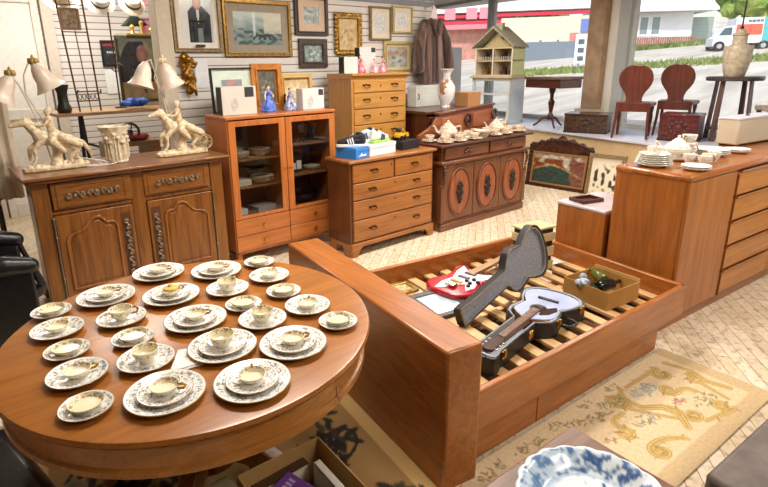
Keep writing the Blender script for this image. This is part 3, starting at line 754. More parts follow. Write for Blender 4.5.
ORD = ['farthest', 'second from the back', 'third from the back', 'fourth from the back', 'nearest']
COL = ['leftmost', 'second', 'middle', 'fourth', 'rightmost']
SET = [[(.225, 2.277, 'S'), (.215, 2.089, 'M'), (.211, 1.895, 'S'), (.207, 1.710, 'M'), (.189, 1.509, 'S')],
       [(.434, 2.284, 'B'), (.427, 2.029, 'MT'), (.414, 1.835, 'S'), (.404, 1.655, 'MT'), (.388, 1.425, 'B')],
       [(.697, 2.403, 'B'), (.652, 2.108, 'BY'), (.644, 1.825, 'B'), (.636, 1.566, 'BT'), (.616, 1.308, 'B')],
       [(.918, 2.243, 'B'), (.866, 2.011, 'MT'), (.847, 1.823, 'S'), (.842, 1.654, 'MT'), (.835, 1.422, 'B')],
       [(1.128, 2.207, 'S'), (1.079, 2.020, 'M'), (1.039, 1.826, 'S'), (1.039, 1.639, 'M'), (1.053, 1.451, 'S')]]
def single(kind, build, loc, rz, label, cat, group):
    """first one is built, later ones are copies"""
    if kind in protos: return dup(protos[kind], loc, rz, label, group)
    o = build(); o.location = loc; o.rotation_euler = (0, 0, rz)
    tag(o, label, cat, group); protos[kind] = o
    return o
def cup_build(R, h, name='teacup'):
    def f():
        root = bpy.data.objects.new(name, None); col.objects.link(root); cup_parts(R, h, root); return root
    return f
def bowl_build(R, h):
    def f():
        g = G(); g.lathe([(0, 0), (R * .6, 0), (R * .62, .006), (R * .85, h * .5), (R, h), (R * .97, h + .001), (R * .8, h * .5), (R * .58, .012), (0, .010)], n=30); return g.make('fruit_bowl', BOWLM)
    return f
for ci, column in enumerate(SET):
    for ri, (x, y, k) in enumerate(column):
        where = 'in the %s setting, %s column on the round table' % (ORD[ri], COL[ci])
        z = TZ + .0005; rz = random.uniform(0, 6.28); hz = random.uniform(-.6, 1.2)
        if k[0] == 'B':
            single('dinner', lambda: plate_bm(.119).make('dinner_plate', CH), (x, y, z), rz, 'floral dinner plate ' + where, 'plate', 'dinner plates on the round table')
            single('side', lambda: plate_bm(.082, .014).make('tea_plate', CHS), (x, y, z + .009), rz + 1, 'tea plate ' + where, 'plate', 'tea plates on the round table')
            if 'T' in k: single('tall', cup_build(.043, .046), (x, y, z + .018), hz, 'tall teacup ' + where, 'cup', 'teacups on the round table')
            else: single('low', cup_build(.042, .026), (x, y, z + .018), hz, 'low teacup ' + where, 'cup', 'teacups on the round table')
        elif k[0] == 'M':
            single('sidebig', lambda: plate_bm(.093, .018).make('side_plate', CHS), (x, y, z), rz, 'side plate ' + where, 'plate', 'side plates on the round table')
            if 'T' in k: single('tall', cup_build(.043, .046), (x, y, z + .009), hz, 'tall teacup ' + where, 'cup', 'teacups on the round table')
            else: single('low', cup_build(.042, .026), (x, y, z + .009), hz, 'low teacup ' + where, 'cup', 'teacups on the round table')
        else:
            single('saucer', lambda: plate_bm(.075, .016).make('saucer', CHS), (x, y, z), rz, 'saucer ' + where, 'saucer', 'saucers on the round table')
            single('bowl', bowl_build(.05, .022), (x, y, z + .009), rz, 'small dish ' + where, 'bowl', 'small dishes on the round table')
        if k == 'BY':
            g = G(); g.lathe([(0, 0), (.032, .0), (.03, .006), (.012, .012), (.008, .02), (0, .022)], n=16); o = g.make('cup_lid', flat('d9b45a', .4)); o.location = (x, y, z + .0448)
            tag(o, 'yellow round lid on the second cup from the back, middle column of the table', 'lid')
def nap(u, v): return mixc(c8('f4f1ee'), c8('dcd6d0'), .5 + .5 * nz(u * 7, v * 7))
g = G(); g.prism([(-.055, -.06), (.06, -.045), (.045, .0), (.065, .075), (-.01, .085), (-.03, .02)], 0, .006); g.prism([(-.05, -.055), (.055, -.04), (.04, .0), (-.028, .015)], .006, .011)
o = g.make('napkin', flat('efe9e4', .8), bevel=.003); place(o, (.50, 1.575, TZ + .001), -.25); tag(o, 'folded white paper napkin lying between plates on the round table', 'napkin')

# ================================================================== THINGS IN THE BED
PLUSH = flat('a9abb3', .95, c2='7d8089', ns=120, bmp=.4, sheen=.3); CASE = flat('26272b', .5, c2='1b1c20', ns=90, bmp=.1)
SZ = .269
def guitar_outline(L, lb, ub, wa, neck, nl, n=40):
    """half widths along the axis: x=0 body end .. nl neck end; returns closed loop"""
    pr = [(0, 0), (.01, .38), (.04, .62), (.1, .86), (.18, .98), (.24, 1)]
    xs = [(a * L, b * lb) for a, b in pr] + [(.42 * L, (lb + wa) / 2 * 1.02), (.55 * L, wa), (.66 * L, (wa + ub) / 2), (.78 * L, ub), (.88 * L, ub * .93), (.96 * L, ub * .65), (L, max(neck, ub * .42)), (L + .02, neck)]
    if nl: xs += [(nl - .1, neck), (nl - .06, neck * 1.15), (nl - .01, neck * 1.15), (nl, neck * .9)]
    return xs + [(x, -w) for x, w in reversed(xs) if w > 0]
CASE_O = guitar_outline(.56, .215, .165, .14, .075, 1.1)
CASE_I = [(.015 + x * .975, y * .92) for x, y in guitar_outline(.56, .215, .165, .14, .073, 1.09)]
def off(loop, d):
    cx = sum(p[0] for p in loop) / len(loop)
    return [(cx + (x - cx) * (1 - d / .55), y * (1 - d / .17)) for x, y in loop]
root = thing('guitar_case', 'open black guitar case with grey plush lid standing up, lying on the bed slats', 'guitar case', (2.765, 1.505, SZ), math.radians(188.5))
root.scale = (.87, .87, .87)
g = G(); g.ringprism(CASE_O, off(CASE_O, .014), 0, .105); g.prism(CASE_O, 0, .008); g.make('case_shell', CASE, root, bevel=.006)
g = G(); g.ringprism(off(CASE_O, .014), off(CASE_O, .028), .008, .109); g.prism(off(CASE_O, .016), .008, .016); g.make('plush_lining', PLUSH, root)
g = G(); g.tube([(1.06 - .0, -.02, .09), (1.11, -.02, .1), (1.11, .03, .1), (1.06, .03, .09)], .008, 8); g.make('end_loop', CASE, root)
def latch(x, y, rz):
    g = G(); g.box(-.018, .018, -.006, .004, -.025, .02); g.box(-.011, .011, -.014, -.004, -.012, .03); g.cyl((-.014, -.01, .008), (.014, -.01, .008), .006, n=8)
    g.xf(Matrix.Translation((x, y, .085)) @ Matrix.Rotation(rz, 4, 'Z')); g.make('latch', BRASS, root)
for x, y, rz in ((.43, .166, PI - .1), (.98, .082, PI), (.16, .205, PI + .2), (.68, .10, PI + .3)): latch(x, y, rz)
g = G(); g.tube([(.28, .16, .055), (.28, .2, .055), (.3, .235, .055), (.36, .235, .055), (.38, .2, .055), (.38, .16, .055)], .009, 8); g.make('carry_handle', CASE, root)
# lid, standing on the far side, tilted
lid_o = CASE_O
Nn = Vector((2.11, 1.71, .335)); Bt = Vector((2.765, 1.76, .495))
e1 = (Nn - Bt).normalized(); e3 = Vector((-.12, -.98, .15)); e3 = (e3 - e1 * e3.dot(e1)).normalized(); e2 = e3.cross(e1)
Mw = Matrix(((e1.x, e2.x, e3.x, 0), (e1.y, e2.y, e3.y, 0), (e1.z, e2.z, e3.z, 0), (0, 0, 0, 1)))
bend = Bt - e1 * .22
Mw = Matrix.Translation(bend) @ Mw
Mr = (Matrix.Translation(root.location) @ Matrix.Rotation(math.radians(188.5), 4, 'Z') @ Matrix.Scale(.87, 4)).inverted() @ Mw
sc1 = guitar_outline(.46, .182, .145, .118, .05, .93)
g = G(); g.ringprism(sc1, off(sc1, .012), -.02, .02); g.prism(sc1, -.028, -.016); g.xf(Mr); lidp = g.make('lid', CASE, root)
g = G(); g.prism(off(sc1, .012), -.016, -.006); g.ringprism(off(sc1, .012), off(sc1, .022), -.016, .018); g.xf(Mr); g.make('plush_lining', PLUSH, lidp)
g = G(); g.ringprism(sc1, off(sc1, .006), .02, .026); g.xf(Mr); g.make('gold_edge', flat('8d7a4a', .4, .5), lidp)
# guitar
gt_ = thing('acoustic_guitar', 'acoustic guitar with pale blue-white top lying in the open black case', 'guitar', (2.735, 1.50, SZ + .02), math.radians(188.5))
gt_.scale = (.87, .87, .87)
GO = guitar_outline(.47, .187, .137, .115, .03, 0)
g = G(); g.prism(GO, 0, .078); g.make('body', wood('8a5a30', '5a3418', 'x', .2), gt_, bevel=.006)
GTOP = flat('b4bddc', .1, c2='a2acd0', ns=6)
g = G(); g.prism([(x * .985 + .003, y * .97) for x, y in GO], .078, .082); g.make('soundboard', GTOP, gt_)
g = G(); g.cyl((.315, 0, .0825), (.315, 0, .0835), .055, n=28); rs = g.make('rosette', flat('5a4a3a', .4), gt_)
g = G(); g.cyl((.315, 0, .0835), (.315, 0, .0845), .046, n=28); g.make('soundhole', flat('0d0b0a', .8), rs)
g = G(); g.box(.15, .175, -.07, .07, .082, .092); g.make('bridge', flat('2a1a12', .4), gt_, bevel=.003)
g = G(); g.prism([(.36, .03), (.29, .05), (.24, .09), (.29, .115), (.37, .09), (.41, .045)], .0825, .0845); g.make('pickguard', flat('3a2018', .2), gt_)
g = G(); g.prism([(.35, -.026), (.35, .026), (.82, .021), (.82, -.021)], .08, .096); g.prism([(.47, -.022), (.47, .022), (.82, .02), (.82, -.02)], .05, .08); nk = g.make('neck', wood('8f6a58', '6b4a3a', 'x', .3), gt_, bevel=.004)
g = G()
for k in range(14): g.box(.82 - .02 - k * .031, .82 - .0185 - k * .031, -.023, .023, .096, .0975)
g.make('frets', flat('c9c4b8', .3, .9), nk)
g = G(); g.prism([(.82, -.024), (.82, .024), (.86, .034), (.99, .036), (.995, 0), (.99, -.036), (.86, -.034)], .075, .09); hs = g.make('headstock', wood('4a2a1a', '2a150c', 'x', .3), gt_, bevel=.003)
for k in range(3):
    for s_ in (-1, 1): g = G(); g.cyl((.87 + k * .042, s_ * .034, .08), (.87 + k * .042, s_ * .05, .08), .006, n=8); g.make('tuning_peg', flat('d8d8d4', .2, 1), hs)
g = G()
for k in range(6): g.cyl((.165, -.03 + .012 * k, .0945), (.83, -.018 + .0072 * k, .1), .0006, n=4)
g.make('strings', flat('cfcabf', .3, 1), gt_)
# red electric guitar
eg = thing('electric_guitar', 'red electric guitar with white pickguard lying on the slats behind the case', 'guitar', (2.52, 2.07, SZ + .003), math.radians(6))
eg.scale = (1.1, 1.1, 1.1)
EO = [(-.21, -.02), (-.2, -.1), (-.15, -.155), (-.08, -.165), (0, -.13), (.06, -.115), (.12, -.14), (.19, -.14), (.215, -.115), (.17, -.07), (.135, -.04), (.135, .035), (.18, .06), (.235, .1), (.22, .135), (.14, .145), (.06, .12), (0, .125), (-.08, .16), (-.15, .15), (-.2, .08)]
RED = flat('c0202c', .12, c2='96141f', ns=4)
g = G(); g.prism(EO, 0, .042); g.make('body', RED, eg, bevel=.009)
g = G(); g.prism([(-.19, .055), (-.09, .075), (0, .06), (.1, .1), (.2, .115), (.15, .05), (.14, -.03), (.16, -.08), (.2, -.12), (.1, -.115), (.04, -.095), (-.06, -.13), (-.12, -.11), (-.04, -.055), (-.1, -.01), (-.17, .02)], .042, .046); pgd = g.make('pickguard', flat('ece8f2', .2), eg)
g = G()
for x, y in ((-.02, -.075), (.02, -.105), (.0, -.04), (.04, -.065), (-.06, -.09)): g.cyl((x, y, .046), (x, y, .058), .013, .011, 12)
g.make('knobs', flat('18181c', .3), pgd)
for x in (-.045, .035, .105):
    g = G(); g.box(x - .012, x + .012, -.035, .04, .046, .056); g.make('pickup', flat('b99a4a', .3, .6) if x < 0 else flat('6b6a6c', .3, .5), pgd, bevel=.003)
g = G(); g.box(-.13, -.085, -.035, .03, .044, .06); g.make('bridge', flat('c9c0a0', .25, 1), eg, bevel=.004)
g = G(); g.prism([(.1, -.027), (.1, .027), (.6, .021), (.6, -.021)], .035, .06); g.make('neck', wood('caa27a', '9a744c', 'x', .3), eg, bevel=.004)
g = G(); g.prism([(.6, -.021), (.6, .021), (.66, .045), (.77, .04), (.76, .01), (.68, -.03)], .03, .046); g.make('headstock', wood('d8bd95', 'b8935f', 'x', .3), eg, bevel=.003)
# box with dark gaps
ab = thing('slatted_box', 'small cream box with dark horizontal gaps behind the open case lid', 'box', (3.16, 1.96, SZ), math.radians(-12))
ab.scale = (1.15, 1, 1.08)
g = G(); g.box(-.1, .1, -.07, .07, .006, .29); g.make('core', flat('1e1a17', .6), ab)
g = G()
for z0, z1 in ((0, .06), (.095, .16), (.2, .255), (.285, .3)): g.box(-.112, .112, -.082, .08, z0, z1)
g.make('cream_bands', flat('d2bf92', .5, c2='bda873'), ab, bevel=.004)
# carton of odds and ends
cb = thing('cardboard_carton', 'open tan cardboard carton holding dark bottles on the bed slats', 'carton', (3.07, 1.405, SZ), math.radians(-8))
CARD = flat('b88a48', .8, c2='a5783a', ns=4); CARDL = flat('d0a868', .8, c2='c09757', ns=4)
g = G(); w, d_, h, t_ = .155, .155, .115, .004
g.box(-w, w, -d_, -d_ + t_, 0, h); g.box(-w, w, d_ - t_, d_, 0, h); g.box(-w, -w + t_, -d_ + t_, d_ - t_, 0, h); g.box(w - t_, w, -d_ + t_, d_ - t_, 0, h); g.box(-w, w, -d_, d_, 0, .003)
g.make('carton_walls', CARD, cb, smooth=False)
g = G(); g.box(w - .003, w + .002, -d_, d_, h * .0, h + .02); g.make('end_flap', CARDL, cb, smooth=False)
for i, (x, y, a, lab, c_) in enumerate(((-.06, .0, .5, 'dark green bottle lying on top in the tan carton', '2c3a22'), (.03, -.03, -.2, 'black bottle nearest the open end of the tan carton', '14161a'), (.05, .06, .9, 'olive bottle at the back of the tan carton', '5a6030'))):
    g = G(); g.lathe([(0, 0), (.032, 0), (.034, .01), (.034, .12), (.012, .16), (.012, .2), (0, .2)], n=16)
    g.xf(Matrix.Rotation(a, 4, 'Z') @ Matrix.Rotation(PI / 2, 4, 'Y') @ Matrix.Translation((0, 0, -.09)))
    o = g.make('bottle', flat(c_, .15)); M = Matrix.Translation(cb.location) @ Matrix.Rotation(math.radians(-8), 4, 'Z')
    place(o, M @ Vector((x, y, .055 + .028 * i)), 0, 0, 0); tag(o, lab, 'bottle', 'bottles in the carton')
g = G(); g.ball((0, 0, .03), .04, 1.2, .9, .75, 12); g.ball((.03, .02, .055), .026, n=10); g.ball((-.04, .01, .04), .024, n=10)
o = g.make('crumpled_cloth', flat('b9c2cf', .8, c2='3c4a63', ns=60)); place(o, (2.955, 1.46, SZ + .075)); tag(o, 'crumpled blue and white cloth in the corner of the tan carton', 'cloth')
# two framed pictures lying flat on the slats, and a paper
def flatframe(label, x, y, rz, w, h, fw, mat, fn):
    r = thing('framed_picture', label, 'picture', (x, y, SZ), rz)
    g = G(); g.ringprism([(-w / 2, -h / 2), (w / 2, -h / 2), (w / 2, h / 2), (-w / 2, h / 2)], [(-w / 2 + fw, -h / 2 + fw), (w / 2 - fw, -h / 2 + fw), (w / 2 - fw, h / 2 - fw), (-w / 2 + fw, h / 2 - fw)], 0, .022); g.make('frame', mat, r, bevel=.005)
    paint('print', w - 2 * fw, h - 2 * fw, 24, 24, fn, painted_mat(.12, 'gloss'), r, 'xy', .012, -w / 2 + fw, -h / 2 + fw)
    return r
flatframe('dark grey framed picture lying flat on the slats beside the headboard', 2.22, 1.98, math.radians(-12), .30, .34, .045, flat('4f4c4a', .35), lambda u, v: mixc(c8('dfe8ec'), c8('8fb3c8'), .5 + nz(u * 5, v * 5) * .9))
flatframe('small gilt framed picture lying flat behind the grey framed one', 2.17, 2.30, math.radians(-12), .22, .16, .03, GOLD, lambda u, v: mixc(c8('d8cfa8'), c8('9a9268'), .5 + nz(u * 5, v * 5)))
g = G(); g.box(-.09, .09, -.05, .05, 0, .003); o = g.make('paper_slip', flat('e8e4da', .8)); place(o, (3.36, 1.93, SZ + .001), -.3); tag(o, 'white paper slip on the slats by the foot board', 'paper')
# ================================================================== RUGS, LOW TABLES, DISH
class Canvas:
    def __init__(s, w, h, res, fn):
        s.nx, s.ny, s.res = int(w / res), int(h / res), res
        s.px = [[fn(x * res, y * res) for x in range(s.nx + 1)] for y in range(s.ny + 1)]
    def dot(s, x, y, rx, c, al=1, ry=None, ang=0):
        ry = ry or rx; R_ = max(rx, ry); ca, sa = math.cos(ang), math.sin(ang)
        for j in range(max(0, int((y - R_) / s.res)), min(s.ny, int((y + R_) / s.res) + 1) + 1):
            for i in range(max(0, int((x - R_) / s.res)), min(s.nx, int((x + R_) / s.res) + 1) + 1):
                dx, dy = i * s.res - x, j * s.res - y
                q = math.hypot((dx * ca + dy * sa) / rx, (-dx * sa + dy * ca) / ry)
                if q < 1.15: s.px[j][i] = mixc(s.px[j][i], c, al * (1 - sstep(.75, 1.15, q)))
    def stroke(s, pts, w, c, al=1):
        for k in range(len(pts) - 1):
            (x0, y0), (x1, y1) = pts[k], pts[k + 1]; n = max(1, int(math.hypot(x1 - x0, y1 - y0) / (s.res * .8)))
            for q in range(n): s.dot(x0 + (x1 - x0) * q / n, y0 + (y1 - y0) * q / n, w * (.6 + .4 * math.sin((k + .5) / len(pts) * PI)), c, al)
    def __call__(s, u, v): return s.px[min(s.ny, int(round(v * s.ny)))][min(s.nx, int(round(u * s.nx)))]
def spiral(cx, cy, r, a0, turns, sg, tail=None):
    pts = []
    for k in range(30):
        f = k / 29; a = a0 + sg * f * turns * 2 * PI; rr = r * (.18 + .82 * f)
        pts.append((cx + rr * math.cos(a), cy + rr * math.sin(a)))
    if tail:
        p0 = pts[-1]; t = (p0[0] - pts[-2][0], p0[1] - pts[-2][1]); L_ = math.hypot(*t) or 1
        c1 = (p0[0] + t[0] / L_ * .1, p0[1] + t[1] / L_ * .1)
        for k in range(1, 14):
            f = k / 13; pts.append(tuple((1 - f) ** 2 * p0[i] + 2 * f * (1 - f) * c1[i] + f * f * tail[i] for i in (0, 1)))
    return pts
BEI = c8('e2cca6'); TAN = c8('c0a479'); GLD = c8('b3924c'); GLD2 = c8('cdb070'); BRN = c8('8f7342'); BLU = c8('9aa3a6'); ROSE = c8('b0776c'); GRN = c8('85835c'); PALE = c8('e0cba4')
RW, RH = 2.02, .66
def rbase(x, y):
    c = mixc(BEI, c8('d8bf97'), .5 + .5 * nz(x * 2.5, y * 2.5, 2))
    e = min(x, RW - x, y)
    if e < .1: c = mixc(c, TAN, .7 * sstep(.1, .085, e))
    return c
RUG = Canvas(RW, RH, .0042, rbase); rr_ = random.Random(11)
SC = [spiral(1.30, .50, .06, 1, 1.1, 1, (1.42, .22)), spiral(1.50, .20, .05, 3, 1.1, -1, (1.36, .40)), spiral(1.74, .50, .055, 2, 1.1, -1, (1.45, .56)), spiral(1.83, .36, .05, .5, 1.0, 1, (1.78, .14)),
      spiral(1.70, .14, .045, 4, 1.1, 1, (1.50, .13)), spiral(1.12, .16, .05, 2, 1.1, -1, (1.30, .12)), spiral(1.10, .34, .04, 0, 1.1, 1, (1.24, .44)), spiral(1.62, .40, .05, 5, 1.0, 1, (1.72, .28)), spiral(.55, .17, .05, 1, 1.1, 1, (.80, .13)), spiral(.35, .32, .045, 4, 1.1, -1, (.5, .45)),
      [(1.42, .58), (1.34, .50), (1.36, .40), (1.44, .33), (1.45, .24), (1.38, .16)], [(1.86, .56), (1.90, .42), (1.86, .30), (1.89, .18)]]
for p in SC:
    RUG.stroke(p, .021, BRN, .55); RUG.stroke(p, .017, GLD2, .8); RUG.stroke(p, .006, GLD, .8)
    for k in range(0, len(p) - 2, 4):
        (x, y), (x2, y2) = p[k], p[k + 1]; a = math.atan2(y2 - y, x2 - x) + rr_.choice((-1, 1)) * 1.0
        RUG.dot(x + .024 * math.cos(a), y + .024 * math.sin(a), .02, rr_.choice((GLD, GLD2, BRN)), .6, .007, a)
def sprig(x, y, n, cols, sp, s_=1):
    for k in range(n):
        a = rr_.random() * 2 * PI; q = rr_.random() ** .6 * sp
        RUG.dot(x + q * math.cos(a) * 1.5, y + q * math.sin(a) * .8, rr_.uniform(.010, .022) * s_, rr_.choice(cols), .7, rr_.uniform(.004, .007) * s_, rr_.random() * PI)
sprig(1.52, .48, 60, (BLU, c8('7f8a90'), c8('b5bab6')), .075); sprig(1.56, .30, 34, (ROSE, c8('c69488'), c8('9a5f58')), .035, .8); sprig(1.68, .22, 26, (GRN, GRN, BRN), .06); sprig(1.27, .34, 34, (GRN, BLU, BRN), .06); sprig(1.14, .50, 22, (GRN, ROSE, BRN), .05)
for k in range(16): sprig(.12 + k * .085, .56 + .05 * math.sin(k * 2.2), 13, (GRN, c8('6f7a56'), ROSE, BRN, c8('a8976a')), .035)
for k in range(8): sprig(.15 + k * .12, .30 + .1 * math.sin(k * 1.9), 10, (GRN, ROSE, BRN), .04)
def rugc(u, v):
    x, y = u * RW, v * RH
    return mixc(RUG(u, v), (.36, .3, .2), .06 + .1 * nz(x * 60, y * 60))
RUGM = painted_mat(.95, 'rug', .35)
RHG = .57
r = paint('floral_rug', RW, RHG, 480, 157, rugc, RUGM, None, 'xy', .008)
# the rug: far edge tucked along the bed, right corner free
place(r, (1.14, .622, .0), math.radians(-4)); tag(r, 'beige needlepoint rug with gold scrolls and roses in front of the bed', 'rug')
g = G()
for k in range(130):
    y = k * RHG / 130 + .003; g.tube([(RW, y, .006), (RW + .025, y + random.uniform(-.006, .006), .003)], .0016, 4)
f = g.make('fringe', flat('e8dcc2', .9), r); 
g = G()
for k in range(260):
    x = k * RW / 260; g.tube([(x, RHG, .006), (x + random.uniform(-.006, .006), RHG + .02, .003)], .0016, 4)
g.make('fringe', flat('e8dcc2', .9), r)
# rug under the round table: tan with black flowers
RUG2 = Canvas(1.5, 2.0, .009, lambda x, y: mixc(c8('a5824e'), c8('8a683a'), .5 + .5 * nz(x * 2, y * 2)) if min(1.5 - x, x, y, 2 - y) > .09 else c8('c8a266'))
INK = c8('1f1c18'); rr_ = random.Random(21)
for k in range(46):
    x, y = rr_.uniform(.15, 1.32), rr_.uniform(.12, 1.88); a0 = rr_.random() * 6.28
    RUG2.stroke(spiral(x, y, .08, a0, .8, rr_.choice((-1, 1)), (x + rr_.uniform(-.2, .2), y + rr_.uniform(-.2, .2))), .011, INK, .85)
    for q in range(9):
        a = a0 + q * .75; d_ = rr_.uniform(.03, .1)
        RUG2.dot(x + d_ * math.cos(a), y + d_ * math.sin(a), rr_.uniform(.03, .055), rr_.choice((INK, INK, c8('3a3224'))), .9, rr_.uniform(.012, .022), a + rr_.uniform(-.4, .4))
def rug2(u, v): return RUG2(u, v)
r2 = paint('dark_floral_rug', 1.5, 2.0, 166, 222, rug2, RUGM, None, 'xy', .006)
place(r2, (-.22, .72, 0), math.radians(-8)); tag(r2, 'tan rug with black flowers beneath the round table', 'rug')
# low table bottom centre with the blue dish, low table bottom right
lt1 = thing('coffee_table', 'brown wooden low table at the bottom centre, blue dish on it', 'table', (.55, .05, 0), math.radians(-3))
g = G(); g.box(0, .99, 0, .77, .41, .44); g.make('tabletop', wood('7d5a45', '5c3d2d', 'x', .4), lt1, bevel=.004)
g = G(); g.box(.04, .95, .04, .73, .33, .41); g.make('apron', wood('6a4834', '4a3022', 'x', .4), lt1)
for x in (.05, .9):
    for y in (.05, .68):
        g = G(); g.box(x, x + .05, y, y + .05, 0, .41); g.make('leg', wood('6a4834', '4a3022', 'z', .4), lt1)
lt2 = thing('low_bench', 'grey brown padded bench top at the bottom right corner', 'bench', (1.64, -.15, 0), math.radians(-5))
g = G(); g.box(0, 1.2, 0, .53, .36, .445); g.make('seat', flat('6f635c', .55, c2='5a4f49', ns=14), lt2, bevel=.02)
g = G(); g.box(.03, 1.17, .03, .5, .3, .36); g.make('seat_frame', wood('5a4232', '3a2a1e', 'x', .4), lt2)
for x in (.05, 1.1):
    for y in (.05, .44):
        g = G(); g.box(x, x + .05, y, y + .05, 0, .3); g.make('leg', wood('5a4232', '3a2a1e', 'z', .4), lt2)
# blue and white scalloped dish
dm = painted_mat(.22, 'dish')
R0 = .218
vs, fs, cs = [], [], []
NR, NA = 40, 180
for i in range(NR + 1):
    for j in range(NA):
        a = 2 * PI * j / NA; q = i / NR
        sca = 1 + .035 * abs(math.cos(a * 10)) * sstep(.75, 1, q) - .02 * sstep(.75, 1, q)
        rr = R0 * q * sca; h = .045 * sstep(.62, 1.0, q) - (.006 * sstep(.95, 1, q))
        x, y = rr * math.cos(a), rr * math.sin(a)
        vs.append((x, y, h + .004))
        base = mixc(c8('dfe5e8'), c8('cbd6dc'), .5 + .5 * nz(x * 9, y * 9))
        n = nz(x * 34 + nz(x * 60, y * 60) * .8, y * 34, 3) + .5 * nz(x * 75, y * 75, 4)
        w = sstep(.55, .7, q) * sstep(-.12, .35, n) * .9 if q > .55 else sstep(.18, .34, abs(nz(x * 16, y * 16, 9))) * (1 - sstep(.05, .16, abs(nz(x * 12 + 5, y * 12, 2)))) * 1.1
        c = mixc(base, c8('2c4f86'), w)
        if q > .55: c = mixc(c, c8('7fa0bd'), .35 * sstep(-.3, .2, nz(x * 8, y * 8, 6)))
        if .6 < q < .66: c = mixc(c, c8('a9bccb'), .7)
        if q > .965: c = c8('e4ecf0')
        cs.append((*lin(c), 1))
for i in range(NR):
    for j in range(NA):
        k = (j + 1) % NA; fs.append((i * NA + j, i * NA + k, (i + 1) * NA + k, (i + 1) * NA + j))
me = bpy.data.meshes.new('scalloped_dish'); me.from_pydata(vs, [], fs); at = me.color_attributes.new('Col', 'FLOAT_COLOR', 'POINT'); at.data.foreach_set('color', [q for c in cs for q in c]); me.materials.append(dm)
me.polygons.foreach_set('use_smooth', [True] * len(me.polygons))
o = bpy.data.objects.new('scalloped_dish', me); col.objects.link(o); sd = o.modifiers.new('solid', 'SOLIDIFY'); sd.thickness = .005; sd.offset = -1
place(o, (1.272, .522, .4455)); tag(o, 'large blue and white scalloped china dish on the low brown table', 'dish')
# boxes on the floor beneath the table
bx_ = thing('cardboard_carton', 'dark open carton of books on the floor under the round table', 'carton', (.765, 1.295, .0), math.radians(-3))
g = G(); w, d_, h, t_ = .17, .17, .3, .005
g.box(-w, w, -d_, -d_ + t_, 0, h); g.box(-w, w, d_ - t_, d_, 0, h); g.box(-w, -w + t_, -d_, d_, 0, h); g.box(w - t_, w, -d_, d_, 0, h); g.box(-w, w, -d_, d_, 0, .004)
g.make('carton_walls', flat('b89058', .8), bx_, smooth=False)
def book(name, label, x, y, z, w, d_, h, rz, c_, rx=0, ry=0):
    t = thing(name, label, 'book', (x, y, z), rz, rx=rx); t.rotation_euler[1] = ry
    g = G(); g.box(-w / 2, w / 2, -d_ / 2, d_ / 2, 0, .004); g.box(-w / 2, w / 2, -d_ / 2, d_ / 2, h - .004, h); g.box(-w / 2, -w / 2 + .004, -d_ / 2, d_ / 2, 0, h); g.make('cover', flat(c_, .35, c2=None, ns=8), t)
    g = G(); g.box(-w / 2 + .004, w / 2 - .004, -d_ / 2 + .004, d_ / 2 - .004, .004, h - .004); g.make('pages', flat('e6dcc4', .8), t)
    return t
bk = book('hardback_book', 'purple covered book tilted in the dark carton under the table', .73, 1.27, .235, .16, .22, .03, .35, '6d3f8c', rx=.12)
g = G()
for k in range(7): g.box(-.06 + k * .018, -.06 + k * .018 + .011, .06, .085, .03, .0312)
for k in range(5): g.box(-.03 + k * .016, -.03 + k * .016 + .009, .02, .035, .03, .0312)
g.make('title_marks', flat('b79ac8', .5), bk)
book('hardback_book', 'white spined book beside the purple book in the carton', .87, 1.27, .18, .03, .2, .1, -.05, 'd9d2c2')
book('hardback_book', 'brown book at the back of the carton under the table', .75, 1.42, .06, .22, .04, .2, .0, '4a3524')
ss = thing('speaker_box', 'pale box with two round dark openings under the round table', 'box', (.45, 1.33, 0), .12)
g = G(); g.box(-.115, .115, -.1, .1, 0, .36); g.make('cabinet', flat('8f8468', .6), ss, bevel=.004)
for x in (-.055, .055):
    g = G(); g.cyl((x, -.0, .36), (x, -.0, .368), .046, .042, 18); g.make('round_opening', flat('16130f', .7), ss)
gb = thing('floor_carton', 'grey brown lidded carton on the floor left of the table base', 'carton', (.02, 1.72, 0), .3)
g = G(); g.box(-.2, .2, -.16, .16, 0, .2); g.make('carton_walls', flat('7a6a54', .8), gb, smooth=False)
g = G(); g.box(-.206, .206, -.166, .166, .2, .225); g.make('lid', flat('8a7a62', .8), gb, bevel=.004)

# ================================================================== LEATHER ARMCHAIR (left edge)
LEA = flat('1b1a1c', .32, c2='121113', ns=30, bmp=.15)
ac = thing('leather_armchair', 'black leather office armchair at the left edge beside the carved buffet', 'armchair', (.07, 3.66, 0), math.radians(90))
g = G(); g.box(-.28, .28, -.27, .27, .4, .53); g.make('seat', LEA, ac, bevel=.05)
g = G(); g.box(-.28, .28, .2, .34, .46, 1.12, RX(-10)); g.make('backrest', LEA, ac, bevel=.06)
for s_ in (-1, 1):
    g = G(); g.chain([(s_ * .31, -.2, .63), (s_ * .32, -.08, .66), (s_ * .31, .22, .65)], [.05, .06, .055]); g.make('armrest', LEA, ac, remesh=.012, sm=3)
    g = G(); g.box(s_ * .31 - .035, s_ * .31 + .035, -.21, .22, .1, .66); g.make('side_panel', LEA, ac, bevel=.02)
    g = G(); g.tube([(s_ * .31, -.2, .64), (s_ * .31, -.24, .5), (s_ * .29, -.1, .41), (s_ * .2, .0, .4)], .02, 8); g.make('arm_support', BLACK, ac)
g = G(); g.cyl((0, 0, .1), (0, 0, .4), .03); g.make('pedestal', BLACK, ac)
for k in range(5):
    a = k * 2 * PI / 5; p = (.3 * math.cos(a), .3 * math.sin(a), .06)
    g = G(); g.cyl((0, 0, .11), p, .026, .018); lg = g.make('leg', BLACK, ac)
    g = G(); g.cyl((p[0] - .012, p[1], .03), (p[0] + .012, p[1], .03), .03); g.make('caster', BLACK, lg)
